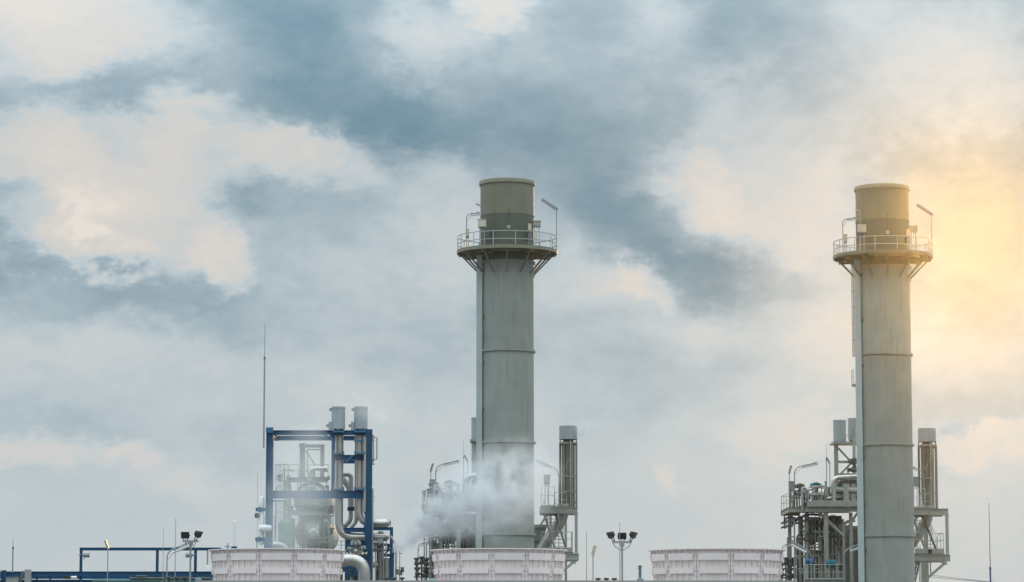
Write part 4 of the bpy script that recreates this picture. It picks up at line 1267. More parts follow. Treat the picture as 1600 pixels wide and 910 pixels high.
for k in range(20):
    px = 540+q.random()*76; top = q.choice((846, 852, 858, 864, 878, 888)); dy = .6+2.4*q.random(); r = F.m(q.choice((.5, .7, .9, 1.3)))
    pts = [F.p(px, 930, dy), F.p(px, top, dy), F.p(px+q.choice((-10, -6, 7, 11)), top, dy)]
    MB().tube(bend(pts, r*3.5, 4), r, 8).build("pipe", q.choice((GALV, STEELD, CLADD, DARKM)), fpipes)
for k in range(12):
    c = F.p(545+q.random()*70, 848+q.random()*50, .4+q.random()); s_ = .10+.1*q.random()
    MB().lathe(c, [(0, -s_*1.6), (s_*.8, -s_*1.4), (s_, -s_*.3), (s_*.6, s_*.3), (s_*1.3, s_*.6), (s_*1.3, s_), (0, s_*1.2)], 10).build("fitting", q.choice((DARKM, STEELD, GALV)), fpipes)

hr = thing("pipe_support", "dark pipe rest with valve under the two capped silver pipes", "pipe support", F.p(594, 868))
MB().box(fx(584), fx(609), FYF+.1, FYF+.9, fz(852), fz(849.5)).build("shelf", STEELD, hr)
MB().box(fx(590), fx(599), FYF-.2, FYF+.8, fz(849.4), fz(842.8)).build("saddle", GALV, hr)
for px in (585, 606):
    MB().bar(F.p(px, 862, .4), F.p(px+1.5, 851, .4), .16, .2).build("stay", DARKM, hr)
P = Plane(202.2, 855)
valve("grey relief valve between the fat elbow and the horizontal silver pipe", P.p(556, 865), .75, "relief valves in the blue frame", CLADD, GALV)
valve("small dark valve against the blue frame's right column foot", P.p(590, 862), .5, "relief valves in the blue frame", DARKM, DARKM)
valve("stubby silver valve right above the fat elbow pipe", P.p(566, 868), .55, "relief valves in the blue frame", CLAD, CLADD)
valve("stubby silver valve left above the fat elbow pipe", P.p(548, 868), .5, "relief valves in the blue frame", CLAD, CLADD)
# lower structure behind the elbow
lowf = thing("lower_walkway", "blue walkway with thin railing beside the leftmost fan stack", "platform", (fx(556), FYF+2.5, 0))
MB().box(fx(524), fx(572), FYF+2.2, FYF+4.5, fz(860), fz(858)).build("deck", BLUEG, lowf)
railing(lowf, [(fx(516), FYF+2.3, fz(858)), (fx(560), FYF+2.3, fz(858))], .62, .6, toe=False)
for px in (528, 568):
    MB().ibeam((fx(px), FYF+4.2, 0), (fx(px), FYF+4.2, fz(861)), .24, .24).build("column", DARKM, lowf)
MB().box(fx(538), fx(556), FYF+3, FYF+4, fz(930), fz(893)).build("tank_skid", TEAL, lowf)
railing(lowf, [(fx(530), FYF+1.6, fz(903)), (fx(560), FYF+1.6, fz(903))], .8, .6, toe=False)
MB().box(fx(526), fx(566), FYF+2.9, FYF+4.4, fz(892), fz(880)).build("fascia", DARKM, lowf)
# vents above the frame
roof_vent("left one of the two pale grey vents on top of the blue frame", 518, 539.5, 636, 673, FYF, "pale vents on the blue frame", side_box=True)
roof_vent("right one of the two pale grey vents on top of the blue frame", 553, 574.5, 636, 673, FYF+.3, "pale vents on the blue frame", side_box=True)

# ---- vessels behind the frame
V = Plane(214, 790)
DULL = paint("weathered_cladding", (0.52, 0.52, 0.50), 0.75, metal=0.2, var=0.08, streak=0.2)
def vessel(label, px, py, r, group, ribs=40):
    c = V.p(px, py); R = V.m(r)
    t = thing("clad_vessel", label, "vessel", (c.x, V.Y, c.z-R), group)
    MB().lathe(c, [(R, 8.5), (R, 0)], 48, axis="y").build("shell", DULL, t)
    prof = [(R, 0), (R*.97, -.18), (R*.86, -.38), (R*.66, -.55), (R*.42, -.65), (R*.30, -.68)]
    MB().lathe(c, prof+[(0, -.69)], 48, axis="y").build("end_dome", STEEL, t)
    # overlapping gore strips of cladding on the dome
    src = None
    for k in range(ribs):
        a = 2*PI*k/ribs
        m = MB()
        pts = [c+Vector((q*math.cos(a), s-.022, q*math.sin(a))) for q, s in prof]
        m.tube(pts, .045, 6)
        m.build("cladding_rib", CLAD, t)
    for y in (1.2, 3.0, 5.0, 7.0):
        MB().lathe(c, [(R, y-.04), (R+.02, y-.04), (R+.02, y+.04), (R, y+.04)], 48, axis="y").build("joint_band", CLADD, t)
    return t, c, R
t1, c1, R1 = vessel("lower silver vessel with ribbed round end inside the blue frame", 490, 833, 29, "ribbed silver vessels")
MB().lathe(c1+Vector((.05, -.68, -.1)), [(0, -.38), (.30, -.36), (.46, -.24), (.48, -.1), (.48, .1)], 24, axis="y").build("manway", CLADD, t1)
MB().tube([c1+Vector((.05, -1.04, -.1)), c1+Vector((.05, -1.12, -.1))], .2, 14).build("manway_cap", CLAD, t1)
t2, c2, R2 = vessel("upper silver vessel with ribbed round end behind the blue beam", 487, 781, 28, "ribbed silver vessels")
MB().box(c2.x-.42, c2.x+.3, V.Y-1.0, V.Y-.66, c2.z+R2*.52, c2.z+R2*.68).build("nameplate_box", CLADD, t2)
# pedestal and platform between vessels
vp = thing("vessel_platform", "grey steel platforms and frame around the silver vessels", "platform", (V.x(485), V.Y, 0))
for (pa, pb, py, y) in ((451, 513, 751, -.4), (455, 514, 803, -1.0)):
    MB().ibeam((V.x(pa), V.Y+y, V.z(py)), (V.x(pb), V.Y+y, V.z(py)), .25, V.m(7)).build("beam", STEEL, vp)
    MB().box(V.x(pa), V.x(pb), V.Y+y, V.Y+y+3.0, V.z(py-4)+.002, V.z(py-4.8)).build("deck", STEELD, vp)
MB().box(V.x(467), V.x(510), V.Y+.2, V.Y+2.5, V.z(812), V.z(800)).build("pedestal", STEEL, vp)
railing(vp, [(V.x(451), V.Y-.4, V.z(747)), (V.x(513), V.Y-.4, V.z(747))], .95, .7, toe=False)
railing(vp, [(V.x(455), V.Y-1.1, V.z(799)), (V.x(514), V.Y-1.1, V.z(799))], .8, .8, toe=False)
railing(vp, [(V.x(444), V.Y-1.6, V.z(858)), (V.x(520), V.Y-1.6, V.z(858))], .75, .8, toe=False)
MB().ibeam((V.x(471.5), V.Y+.5, V.z(752)), (V.x(471.5), V.Y+.5, V.z(692)), V.m(11), .4, up=(1, 0, 0)).build("column", STEEL, vp)
MB().ibeam((V.x(502.5), V.Y+.5, V.z(752)), (V.x(502.5), V.Y+.5, V.z(694)), V.m(6), .3, up=(1, 0, 0)).build("column", STEEL, vp)
MB().ibeam((V.x(466), V.Y+.5, V.z(696.5)), (V.x(505.5), V.Y+.5, V.z(696.5)), .3, V.m(5)).build("beam", STEEL, vp)
MB().bar((V.x(479), V.Y+.5, V.z(702)), (V.x(479), V.Y+.5, V.z(740)), .08).build("post", STEEL, vp)
MB().bar((V.x(477), V.Y+.4, V.z(704)), (V.x(492), V.Y+.4, V.z(728)), .10, .12).build("brace", STEEL, vp)
MB().bar((V.x(479), V.Y+.5, V.z(702)), (V.x(500), V.Y+.5, V.z(702)), .08, .1).build("beam", STEEL, vp)
for (px, b_) in ((449.5, 752), (509, 752), (456, 804), (513, 804)):
    MB().ibeam((V.x(px), V.Y+1.4, 0), (V.x(px), V.Y+1.4, V.z(b_+5)), V.m(5.5), .3, up=(1, 0, 0)).build("column", STEEL, vp)
for (a, b) in (((484, 748), (484, 733)), ((505, 735), (512, 735)), ((490, 752), (490, 735))):
    MB().tube([V.p(*a), V.p(*b)], .12, 10).build("pipe_stub", CLAD, vp)
clad_pipe("silver pipe bridging over the upper vessel", [(484, 756), (484, 733), (512, 733)], V.m(3.3), "pipes round the silver vessels", Y=213, dy=-.5)
clad_pipe("silver bend pipe low between the blue column and the green tank", [(424, 852), (446, 852), (452, 875)], V.m(5), "pipes round the silver vessels", Y=211, dy=-.3, br=1.4)
clad_pipe("upright silver pipe left of the green tank", [(449, 742), (449, 835)], V.m(3.6), "pipes round the silver vessels", Y=213, dy=.8)
clad_pipe("thin bent pipe under the blue beam beside the left column", [(426, 782), (448, 782)], V.m(2), "pipes round the silver vessels", Y=211, dy=0, mat=CLADD)
q = random.Random(21)
vpipes = thing("vessel_pipework", "thin grey pipes and fittings crowding round the silver vessels", "pipes", V.p(485, 860, -1.2))
for k in range(26):
    px = 428+q.random()*92; top = q.choice((735, 748, 762, 792, 806, 822)); dy = -1.4+3.2*q.random(); r = V.m(q.choice((.5, .7, 1.0, 1.4)))
    if 462 < px < 516 and dy < .4: dy = 1.2+q.random()
    pts = [V.p(px, 862, dy), V.p(px, top, dy), V.p(px+q.choice((-14, -9, 10, 16)), top, dy)]
    MB().tube(bend(pts, r*3.5, 4), r, 8).build("pipe", q.choice((GALV, STEEL, CLADD, CLAD)), vpipes)
for k in range(10):
    c = V.p(q.choice((430+q.random()*28, 508+q.random()*12)), 740+q.random()*110, -.8); s_ = .10+.1*q.random()
    MB().lathe(c, [(0, -s_*1.6), (s_*.8, -s_*1.4), (s_, -s_*.3), (s_*.6, s_*.3), (s_*1.3, s_*.6), (s_*1.3, s_), (0, s_*1.2)], 10).build("fitting", q.choice((GALV, STEELD)), vpipes)
cl = thing("caged_ladder", "caged ladder left of the silver vessels", "ladder", V.p(440, 830, -.5))
for px in (436, 444):
    MB().bar(V.p(px, 858, -.5), V.p(px, 727, -.5), .05).build("ladder_rail", RAIL, cl)
rg = MB()
for k in range(22):
    rg.bar(V.p(436, 730+k*5.8, -.5), V.p(444, 730+k*5.8, -.5), .03)
tag(rg.build("rungs", RAIL, cl), kind="stuff")
h0 = None
for k, py in enumerate((727, 751, 776, 801, 824)):
    c = V.p(440, py, -.5)
    pts = [c+Vector((-.42*math.cos(q*PI/8), -.62*math.sin(q*PI/8), 0)) for q in range(9)]
    if h0 is None: h0 = MB().bar(pts[0], pts[1], .02); h0 = MB().tube(pts, .035, 6).build("cage_hoop", RAIL, cl); c00 = c
    else: again(h0, cl, c-c00)
for q in (0, 2, 4, 6, 8):
    x = -.42*math.cos(q*PI/8); y = -.62*math.sin(q*PI/8)
    MB().bar(V.p(440, 830, -.5)+Vector((x, y, 0)), V.p(440, 726, -.5)+Vector((x, y, 0)), .035).build("cage_bar", RAIL, cl)
gt = thing("green_tank", "pale green upright tank left of the lower silver vessel", "tank", V.p(450.5, 870, -1.8))
cg = V.p(450.5, 870, -1.8); zt_ = V.z(815)
MB().lathe((cg.x, cg.y, 0), [(V.m(11.5), 0), (V.m(11.5), zt_-.2), (V.m(10.5), zt_-.08), (V.m(7), zt_+.06), (0, zt_+.1)], 32).build("shell", GREEN, gt)
MB().tube([(cg.x-.1, cg.y, zt_), (cg.x-.1, cg.y, zt_+.35)], .08, 8).build("top_nozzle", GALV, gt)
for q in (.35, 1.4):
    MB().lathe((cg.x, cg.y, zt_-q), [(V.m(11.5), -.03), (V.m(11.8), -.03), (V.m(11.8), .03), (V.m(11.5), .03)], 32).build("hoop", GREEN, gt)
# white vessel outside the left column
wv = thing("slim_vessel", "slim white capsule vessel hung outside the blue frame's left column", "vessel", F.p(408, 855))
MB().lathe((fx(409), FYF, 0), [(0, fz(852)), (F.m(4), fz(850)), (F.m(4.6), fz(842)), (F.m(4.6), fz(806)), (F.m(3), fz(801)), (F.m(3), fz(796)), (F.m(4.2), fz(792)), (F.m(4.2), fz(781)), (F.m(3), fz(777)), (0, fz(775))], 20).build("capsule", WHITE, wv)
MB().lathe((fx(402), FYF-.2, fz(806)), [(0, -.18), (.14, -.16), (.16, 0), (.14, .16), (0, .18)], 12).build("gauge", DARKM, wv)
MB().tube([F.p(402, 806, -.2), F.p(406, 806, 0)], .04, 6).build("gauge_pipe", GALV, wv)
MB().lathe((fx(416), FYF-.45, fz(826)), [(0, -.45), (.2, -.42), (.26, 0), (.2, .42), (0, .45)], 14, axis="x").build("side_pot", WHITE, wv)

# ------------------------------------------------------------------ lightning rods, lamps and masts of the yard
rod("tall lightning rod rising from the blue frame's left corner", 413, 505, 700, FYF-.3, .055)
ro_ = rod("thin rod left of the slim white vessel", 402, 735, 860, FYF-.4, .03, low=0)
rod("lone short rod over the pipe rack at the far left", 20, 841, 895, 190, .045)
rod("shorter of the two rods left of the twin floodlight mast", 255, 826, 910, 185, .04, low=0)
rod("taller of the two rods left of the twin floodlight mast", 274, 810, 910, 180, .055, low=0)
rod("rod left of the slanting yard lamp, near the stair of the middle stack", 916.5, 830, 910, 180, .05, low=0)
rod("rod right in front of the triple floodlight mast", 968.5, 816, 910, 176, .055, low=0)
rod("dark blue rod standing alone at the far right", 1546.5, 786, 910, 185, .055, RODB, low=0)
rod("short thin rod above the small blue bracket frame", 610, 812, 826, FYF, .025)

P = Plane(182, 870)
stick_lamp("thin pole lamp with a slanting head in front of the pipe rack", (P.x(168.5), P.Y, 0), P.p(168.5, 857), P.p(164, 845), .16, group="thin yard lamps")
stick_lamp("pole lamp with a square slanting head left of the triple floodlights", (P.x(926.5), P.Y, 0), P.p(926.5, 866), P.p(930, 853), .26, group="thin yard lamps", hm=BOXP)
arm_lamp("tube lamp on a bent pole crossing the twin floodlight mast", "lamp", (P.x(261), P.Y, 0), P.p(261, 862), P.p(294, 848), r=.04, group="bent yard lamps", wmul=1.4)

def flood_mast(label, px, bar_py, bw, heads, Y):
    P = Plane(Y, 860)
    t = thing("floodlight_mast", label, "floodlight", (P.x(px), Y, 0), "floodlight masts")
    zb = P.z(bar_py)
    MB().tube([(P.x(px), Y, 0), (P.x(px), Y, zb)], .058, 12).build("pole", GALV, t)
    MB().box(P.x(px)-bw/2, P.x(px)+bw/2, Y-.09, Y+.09, zb, zb+.12).build("crossbar", GALV, t)
    MB().box(P.x(px)-.14, P.x(px)+.14, Y-.14, Y+.14, zb-.2, zb-.002).build("cap", GALV, t)
    for (dx, face) in heads:
        c = Vector((P.x(px)+dx, Y, zb+.12))
        n = {"front": Vector((0, -1, -.25)), "back": Vector((0, 1, -.25)), "left": Vector((-.75, -.35, -.45)), "right": Vector((.75, -.35, -.45))}[face].normalized()
        r = n.cross(Vector((0, 0, 1))).normalized(); u = r.cross(n).normalized()
        hc = c+Vector((0, 0, .34))
        if face == "left": hc += Vector((-.18, 0, .06))
        if face == "right": hc += Vector((.18, 0, .06))
        w, h, d = .26, .21, .13
        def q(a, b, e): return hc + r*a + u*b + n*e
        m = MB()
        m.add([q(-w*.7, -h*.7, -d), q(w*.7, -h*.7, -d), q(w*.7, h*.7, -d), q(-w*.7, h*.7, -d), q(-w, -h, d), q(w, -h, d), q(w, h, d), q(-w, h, d)],
              [(0, 1, 2, 3), (7, 6, 5, 4), (4, 5, 1, 0), (5, 6, 2, 1), (6, 7, 3, 2), (7, 4, 0, 3)])
        hd = m.build("floodlight", BLACK, t)
        MB().add([q(-w*.86, -h*.86, d+.006), q(w*.86, -h*.86, d+.006), q(w*.86, h*.86, d+.006), q(-w*.86, h*.86, d+.006)], [(3, 2, 1, 0)]).build("lens", GLASS, hd)
        for k in (-.5, 0, .5):
            MB().bar(q(w*k, -h*.6, -d-.03), q(w*k, h*.6, -d-.03), .02, .06).build("cooling_fin", BLACK, hd)
        st_ = MB()
        for sgn in (-1, 1):
            st_.bar(hc+r*sgn*(w+.02), c+r*sgn*.1, .03, .05)
        st_.build("bracket", BLACK, t)
        MB().tube(bend([c+Vector((0, .05, .1)), c+Vector((0, .12, -.3)), Vector((P.x(px), Y+.1, zb-.45))], .25, 4), .02, 6).build("cable", DARKM, t)
    return t
flood_mast("mast with two black floodlights beside the leftmost fan stack", 297.7, 847.5, .98, ((-.33, "front"), (.28, "right")), 183)
flood_mast("mast with three black floodlights between two fan stacks", 972, 849, 1.2, ((-.5, "left"), (0.0, "front"), (.5, "right")), 180)

def low_flood(label, px, py, Y, group):
    P = Plane(Y, 900); c = P.p(px, py)
    t = thing("low_floodlight", label, "floodlight", (c.x, Y, 0), group)
    MB().tube([(c.x, Y, 0), (c.x, Y, c.z-.05)], .05, 8).build("post", DARKM, t)
    w = .17
    h = MB().add([(c.x-w, Y-.13, c.z-.04), (c.x+w, Y-.13, c.z-.04), (c.x+w, Y+.13, c.z-.0), (c.x-w, Y+.13, c.z-.0),
              (c.x-w*.8, Y-.1, c.z+.07), (c.x+w*.8, Y-.1, c.z+.07), (c.x+w*.8, Y+.1, c.z+.09), (c.x-w*.8, Y+.1, c.z+.09)],
             [(0, 3, 2, 1), (4, 5, 6, 7), (0, 1, 5, 4), (1, 2, 6, 5), (2, 3, 7, 6), (3, 0, 4, 7)]).build("housing", BLACK, t)
    MB().box(c.x-w*.8, c.x+w*.8, Y-.135, Y-.131, c.z-.03, c.z+.0).build("lens", GLASS, h)
    MB().bar((c.x, Y, c.z-.2), (c.x, Y, c.z-.02), .12, .06).build("bracket", BLACK, t)
for k, px in enumerate((263, 276, 289)):
    low_flood(("left", "middle", "right")[k]+" one of three low black lamps by the twin floodlight mast", px, 903.5, 178, "low black lamps by the pipe rack")
for k, px in enumerate((934.5, 947.5, 960)):
    low_flood(("left", "middle", "right")[k]+" one of three low black lamps by the triple floodlight mast", px, 905.5, 176, "low black lamps by the triple floodlights")
for k, px in enumerate((603.5, 615.5, 628)):
    low_flood(("left", "middle", "right")[k]+" one of three low black lamps at the foot of the small blue bracket", px, 904.5, 176, "low black lamps by the blue bracket")

# ------------------------------------------------------------------ blue pipe rack at the far left
R_ = Plane(192, 885)
pr = thing("pipe_rack", "long blue steel pipe rack along the bottom left", "pipe rack", (R_.x(160), 192, 0))
rx_, rz_ = R_.x, R_.z
MB().ibeam((rx_(-30), 192, rz_(897)), (rx_(345), 192, rz_(897)), .3, R_.m(7.5)).build("beam", BLUE, pr)
MB().ibeam((rx_(-30), 192.2, rz_(909)), (rx_(345), 192.2, rz_(909)), .3, R_.m(6)).build("beam", BLUE, pr)
MB().ibeam((rx_(124), 192, rz_(858.2)), (rx_(345), 192, rz_(858.2)), .2, R_.m(4.6)).build("beam", BLUE, pr)
for px in (126.5, 245.7, 305.3):
    MB().ibeam((rx_(px), 192, 0), (rx_(px), 192, rz_(856)), R_.m(3.4), .18, up=(1, 0, 0)).build("post", BLUE, pr)
MB().ibeam((rx_(8.5), 191.6, 0), (rx_(8.5), 191.6, rz_(891.5)), R_.m(7.5), .3, up=(1, 0, 0)).build("column", BLUE, pr)
MB().bar((rx_(3), 191.2, 0), (rx_(3), 191.2, rz_(889.5)), R_.m(1.8)).build("stay", GALV, pr)
MB().box(rx_(41.5), rx_(51), 191.3, 191.7, 0, rz_(890.5)).build("column_guard", GALV, pr)
MB().bar((rx_(34), 191.5, rz_(912)), (rx_(38.5), 191.5, rz_(893)), .12, .2).build("brace", STEELD, pr)
for px in (58, 79):
    MB().ibeam((rx_(px), 192, rz_(906)), (rx_(px), 192, rz_(900.8)), R_.m(2), .1, up=(1, 0, 0)).build("stub_post", BLUE, pr)
for y in (193.5, 195):
    MB().ibeam((rx_(-30), y, rz_(900)), (rx_(345), y, rz_(900)), .2, .28).build("beam", BLUE, pr)
for (lab, py, y, m, r) in (("teal pipe lying on the pipe rack's lower beam", 907.5, 191.75, TEALP, .12), ("thin dark pipe with valves on the pipe rack", 904, 191.6, STEELD, .07)):
    t = thing("rack_pipe", lab, "pipe", (rx_(230), y, rz_(py)), "pipes on the pipe rack")
    MB().tube([(rx_(205 if r < .1 else 145), y, rz_(py)), (rx_(332), y, rz_(py))], r, 10).build("pipe", m, t)
    for px in (215, 222, 229, 262, 318):
        MB().tube([(rx_(px), y, rz_(py)), (rx_(px)+.06, y, rz_(py))], r*1.6, 10).build("flange", m, t)
    if r < .1:
        for px in (216, 222, 228):
            MB().tube([(rx_(px), y-.05, rz_(py)), (rx_(px), y-.05, rz_(py-3.5))], .05, 6).build("valve_stem", STEELD, t)
        MB().tube([(rx_(214), y-.05, rz_(900.8)), (rx_(231), y-.05, rz_(900.8))], .05, 6).build("bypass", STEELD, t)
        MB().tube([(rx_(205), y, rz_(py+.8)), (rx_(205), y, rz_(899.8))], .06, 6).build("end_riser", STEELD, t)
t = thing("rack_box", "pale box hung under the pipe rack's beam at the far left", "box", (rx_(22), 191.4, rz_(909)))
MB().box(rx_(13), rx_(32), 191.2, 191.9, rz_(910), rz_(903)).build("housing", GALV, t)
MB().box(rx_(12.5), rx_(32.5), 191.15, 191.95, rz_(902.9), rz_(902.2)).build("lid", GALV, t)
t = thing("rack_pump", "black and white unit under the pipe rack beam", "box", (rx_(110), 191.8, rz_(906)))
MB().box(rx_(102), rx_(110.5), 191.4, 192.2, rz_(905), rz_(900.8)).build("motor", BLACK, t)
MB().tube([(rx_(112), 191.8, rz_(902.6)), (rx_(121), 191.8, rz_(902.6))], .09, 12).build("drum", WHITE, t)

def horn(label, px, side):
    """weatherproof loudspeaker on a rack post"""
    c = Vector((rx_(px), 191.7, rz_(868)))
    t = thing("horn_speaker", label, "loudspeaker", c, "horn speakers on the rack")
    s = side
    MB().tube([c+Vector((s*.05, -.05, 0)), c+Vector((s*.14, -.05, 0)), c+Vector((s*.46, -.06, 0)), c+Vector((s*.48, -.06, 0))], [.12, .14, .155, .15], 16).build("body", BOXG, t)
    MB().tube([c+Vector((-s*.2, -.05, .02)), c+Vector((s*.06, -.05, 0))], .05, 8).build("mount", BLUEG, t)
    MB().tube([c+Vector((s*.12, -.05, -.12)), c+Vector((s*.12, -.05, -.28))], .025, 6).build("cable", DARKM, t)
horn("grey horn speaker on the pipe rack's left post", 129.5, 1)
horn("grey horn speaker on the pipe rack post behind the floodlight mast", 302.5, -1)

P = Plane(196, 850)
t = thing("vent_pipe", "pale upright vent pipe behind the leftmost fan stack", "pipe", (P.x(366), P.Y, 0))
MB().tube([(P.x(366), P.Y, 0), (P.x(366), P.Y, P.z(815))], .085, 12).build("pipe", WHITE, t)
MB().tube([(P.x(366), P.Y, P.z(858)), (P.x(366), P.Y, P.z(854))], .2, 12).build("collar", BLUE, t)
MB().lathe((P.x(366), P.Y, P.z(815)), [(.085, 0), (.06, .05), (0, .07)], 12).build("cap", WHITE, t)
t = thing("vent_pipe", "thin vent pipe with a white cone just left of the leftmost fan stack", "pipe", (P.x(324.5), P.Y, 0))
MB().tube([(P.x(324.5), P.Y, 0), (P.x(324.5), P.Y, P.z(860))], .05, 10).build("pipe", GALV, t)
MB().lathe((P.x(324.5), P.Y, 0), [(.12, P.z(900)), (.11, P.z(888)), (.05, P.z(883))], 12).build("cone", WHITE, t)
t = thing("small_valve_post", "tiny valve post left of the pale vent pipe", "valve", (P.x(356), P.Y, 0))
MB().tube([(P.x(356), P.Y, 0), (P.x(356), P.Y, P.z(849))], .04, 8).build("post", GALV, t)
MB().tube([P.p(351, 854), P.p(359, 854)], .05, 8).build("crosspiece", GALV, t)

# teal tank tops near the bottom edge
def teal_tank(label, px, py, r, Y, stack_py=None):
    P = Plane(Y, 900)
    t = thing("teal_tank", label, "tank", (P.x(px), Y, 0), "teal tanks")
    R = P.m(r); zt = P.z(py)
    MB().lathe((P.x(px), Y, 0), [(R, 0), (R, zt-R*.7), (R*.9, zt-R*.4), (R*.6, zt-R*.12), (0, zt)], 24).build("shell", TEALP, t)
    if stack_py:
        MB().tube([(P.x(px-.5), Y, zt-.1), (P.x(px-.5), Y, P.z(stack_py))], .085, 10).build("vent_neck", TEALP, t)
        MB().tube([(P.x(px-.5), Y, P.z(stack_py+1.5)), (P.x(px-.5), Y, P.z(stack_py))], .11, 10).build("neck_cap", DARKM, t)
        MB().bar(P.p(px-5, stack_py+4.5), P.p(px+4, stack_py+3.5), .025).build("cross_wire", DARKM, t)
    return t
teal_tank("small teal tank with an upright neck left of the rightmost fan stack", 1000.5, 903, 6, 172, 884)
teal_tank("teal tank top at the left foot of the fan stack in the steam", 676, 904, 13, 178)
teal_tank("flat teal tank top behind the twin floodlight mast", 310, 903, 6, 190)
t = thing("antenna_post", "thin post with small aerials right of the small blue bracket", "antenna", (Plane(188, 880).x(624.5), 188, 0))
P = Plane(188, 880)
MB().tube([(P.x(624.5), 188, 0), P.p(624.5, 862)], .03, 6).build("mast", GALV, t)
for (a, b, c_, d) in ((624.5, 866, 629, 865), (619, 892, 631, 889), (621, 898, 630, 897), (622, 886, 628, 888)):
    MB().bar(P.p(a, b), P.p(c_, d), .05).build("crosspiece", GALV, t)
for (px, py) in ((620.5, 893), (629, 890), (626, 895)):
    MB().box(P.x(px)-.1, P.x(px)+.1, 187.9, 188.1, P.z(py)-.18, P.z(py)+.14).build("aerial", STEELD, t)

# ------------------------------------------------------------------ power line at the right
P = Plane(330, 890)
pl = thing("power_pole", "slender power pole with insulators behind the stair of the sunlit stack", "power pole", (P.x(1437), 330, 0))
MB().tube([(P.x(1437), 330, 0), P.p(1437, 872)], [.16, .11], 10).build("pole", CONC, pl)
MB().bar(P.p(1437, 876), P.p(1456.5, 876), .1, .12).build("crossarm", GALV, pl)
MB().bar(P.p(1437, 886), P.p(1450, 877), .06).build("arm_stay", GALV, pl)
ins = MB(); c = P.p(1454, 877)
prof = []
for k in range(7):
    z = -.25-k*.22
    prof += [(.05, z+.08), (.14, z), (.05, z-.03)]
MB().lathe(c, prof, 12).build("insulator", CERAM, pl)
MB().tube([c, c+Vector((0, 0, -1.75))], .025, 6).build("link", GALV, pl)
def cable(label, pts):
    t = thing("power_line", label, "cable", pts[0], "power lines at the right")
    MB().tube(pts, .035, 5).build("wire", WIRE, t)
a = Vector(c)+Vector((0, 0, -1.75)); b = Plane(330, 900).p(1900, 921)
cable("upper overhead wire running right from the insulator", [a+(b-a)*(k/24)+Vector((0, 0, -1.6*4*(k/24)*(1-k/24)*.3)) for k in range(25)])
a2 = Plane(345, 898).p(1452, 898.5); b2 = Plane(345, 900).p(1900, 930)
cable("lower overhead wire running right below the other", [a2+(b2-a2)*(k/24)+Vector((0, 0, -1.6*4*(k/24)*(1-k/24)*.3)) for k in range(25)])

# ------------------------------------------------------------------ steam
def steam(name, label, path, radii, dens, scale, colr=(0.86, 0.90, 0.95), cut=0.42, soft=0.30, squash=1.0, n=20, warp=1.0, weights=None):
    """one closed drifting body of vapour swept along a path; density from noise, thinning towards its skin"""
    pts = [Vector(p) for p in path]
    c0 = sum(pts, Vector((0, 0, 0)))/len(pts)
    m = MB(); m.tube(pts, [max(r*1.2, .05) for r in radii], n)
    me_mat = bpy.data.materials.new(name+"_vapour"); me_mat.use_nodes = True
    t = NT(me_mat.node_tree); t.n.remove(t.n["Principled BSDF"])
    out = t.n["Material Output"]
    pv = t.new("ShaderNodeVolumePrincipled")
    pv.inputs["Color"].default_value = colr + (1,)
    pv.inputs["Anisotropy"].default_value = 0.2
    ob = t.new("ShaderNodeTexCoord").outputs["Object"]
    w = t.noise(ob, scale*.7, 3.0, .55)
    wv_ = t.vmath("ADD", ob, t.vmath("SCALE", t.vmath("SUBTRACT", w.outputs["Color"], (.5, .5, .5)), warp))
    # nearness to the spine of the plume
    near = None
    for a, ra, wg in zip(pts, radii, weights or [1.0]*len(pts)):
        if ra < .12: continue
        q = a-c0
        b = t.blob(wv_, tuple(q), (ra, ra*1.0, ra*squash), 0, wg)
        near = b if near is None else t.math("MAXIMUM", near, b)
    nz = t.noise(wv_, scale, 7.0, .62).outputs[0]
    nn = t.maprange(nz, cut, cut+soft, 0.0, 1.0)
    d = t.math("MULTIPLY", t.math("MULTIPLY", near, nn), dens)
    t.l.new(d, pv.inputs["Density"])
    t.l.new(pv.outputs[0], out.inputs["Volume"])
    o = m.build(name, me_mat, None, c0)
    return tag(o, label, "steam", kind="stuff")

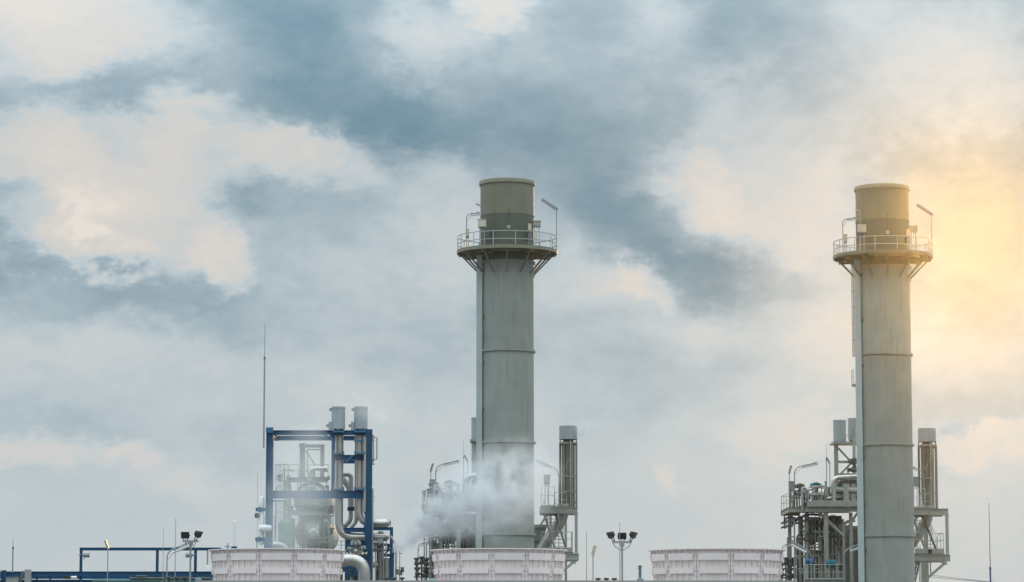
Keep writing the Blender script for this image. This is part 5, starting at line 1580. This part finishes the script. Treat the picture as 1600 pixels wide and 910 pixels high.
S = Plane(200, 780)
def sp(pts, Y=200):
    Q = Plane(Y, 780)
    return [Q.p(a, b, dy) for a, b, dy in pts]
spine = [(612, 866, 0), (624, 852, 0), (642, 838, .2), (664, 822, .3), (690, 804, .4), (722, 786, .4), (760, 772, .2), (796, 758, 0), (824, 746, 0), (870, 728, 0), (915, 712, 0)]
steam("steam_plume", "grey white steam plume drifting across the foot of the middle stack", sp(spine),
      [S.m(r) for r in (2, 14, 24, 36, 50, 72, 92, 92, 70, 64, 14)], .9, .8, colr=(.90, .915, .935), cut=.40, soft=.22, warp=.9, weights=[8, 8, 7, 5, 3.2, 1.7, 1.2, .95, .8, 0, 0])
sm = [(440, 870, 0), (452, 845, 0), (464, 810, 0), (470, 770, 0), (474, 730, 0), (482, 690, 0), (486, 662, 0)]
steam("steam_veil", "thin steam veil rising in front of the blue frame's left bay", sp(sm, 176),
      [Plane(176).m(r) for r in (30, 70, 82, 84, 76, 52, 8)], .42, .3, colr=(.78, .82, .85), cut=.2, soft=.5)
pf = [(903, 668, 0), (908, 668, 0), (922, 670, 0), (945, 668, 0), (975, 665, 0)]
steam("steam_wisp", "faint vapour wisp blown right from the middle stack's drum vent", sp([(880, 668, 0), (898, 668, 0), (912, 669, 0), (930, 668, 0), (955, 666, 0)], 231.3),
      [.1, .8, 1.0, 1.0, .3], 2.6, .7, colr=(.7, .76, .82))
steam("steam_wisp", "faint vapour wisp blown right from the sunlit stack's drum vent", sp([(1447, 667, 0), (1462, 665, 0), (1480, 666, 0), (1500, 669, 0), (1525, 674, 0)], 234),
      [.1, .6, 1.0, 1.1, .3], 3.0, .7, colr=(.66, .72, .8))
steam("steam_wisp", "pale vapour over the two vents of the blue frame", sp([(520, 640, 0), (534, 632, 0), (552, 630, 0), (572, 640, 0), (592, 652, 0), (606, 650, 0)], 202),
      [.1, .6, .9, 1.0, 1.0, .1], 1.6, .6, colr=(.9, .9, .92))

# ------------------------------------------------------------------ thin sunlit haze over the yard
hz = MB().box(-375, 375, -375, 375, -1.0, 43.0)
hm = bpy.data.materials.new("haze_air"); hm.use_nodes = True
t = NT(hm.node_tree); t.n.remove(t.n["Principled BSDF"])
pv = t.new("ShaderNodeVolumePrincipled")
pv.inputs["Color"].default_value = (0.95, 0.96, 0.97, 1)
pv.inputs["Density"].default_value = 4.8e-5
pv.inputs["Anisotropy"].default_value = 0.962
t.l.new(pv.outputs[0], t.n["Material Output"].inputs["Volume"])
tag(hz.build("haze", hm), "thin haze over the whole yard", "haze", kind="stuff")
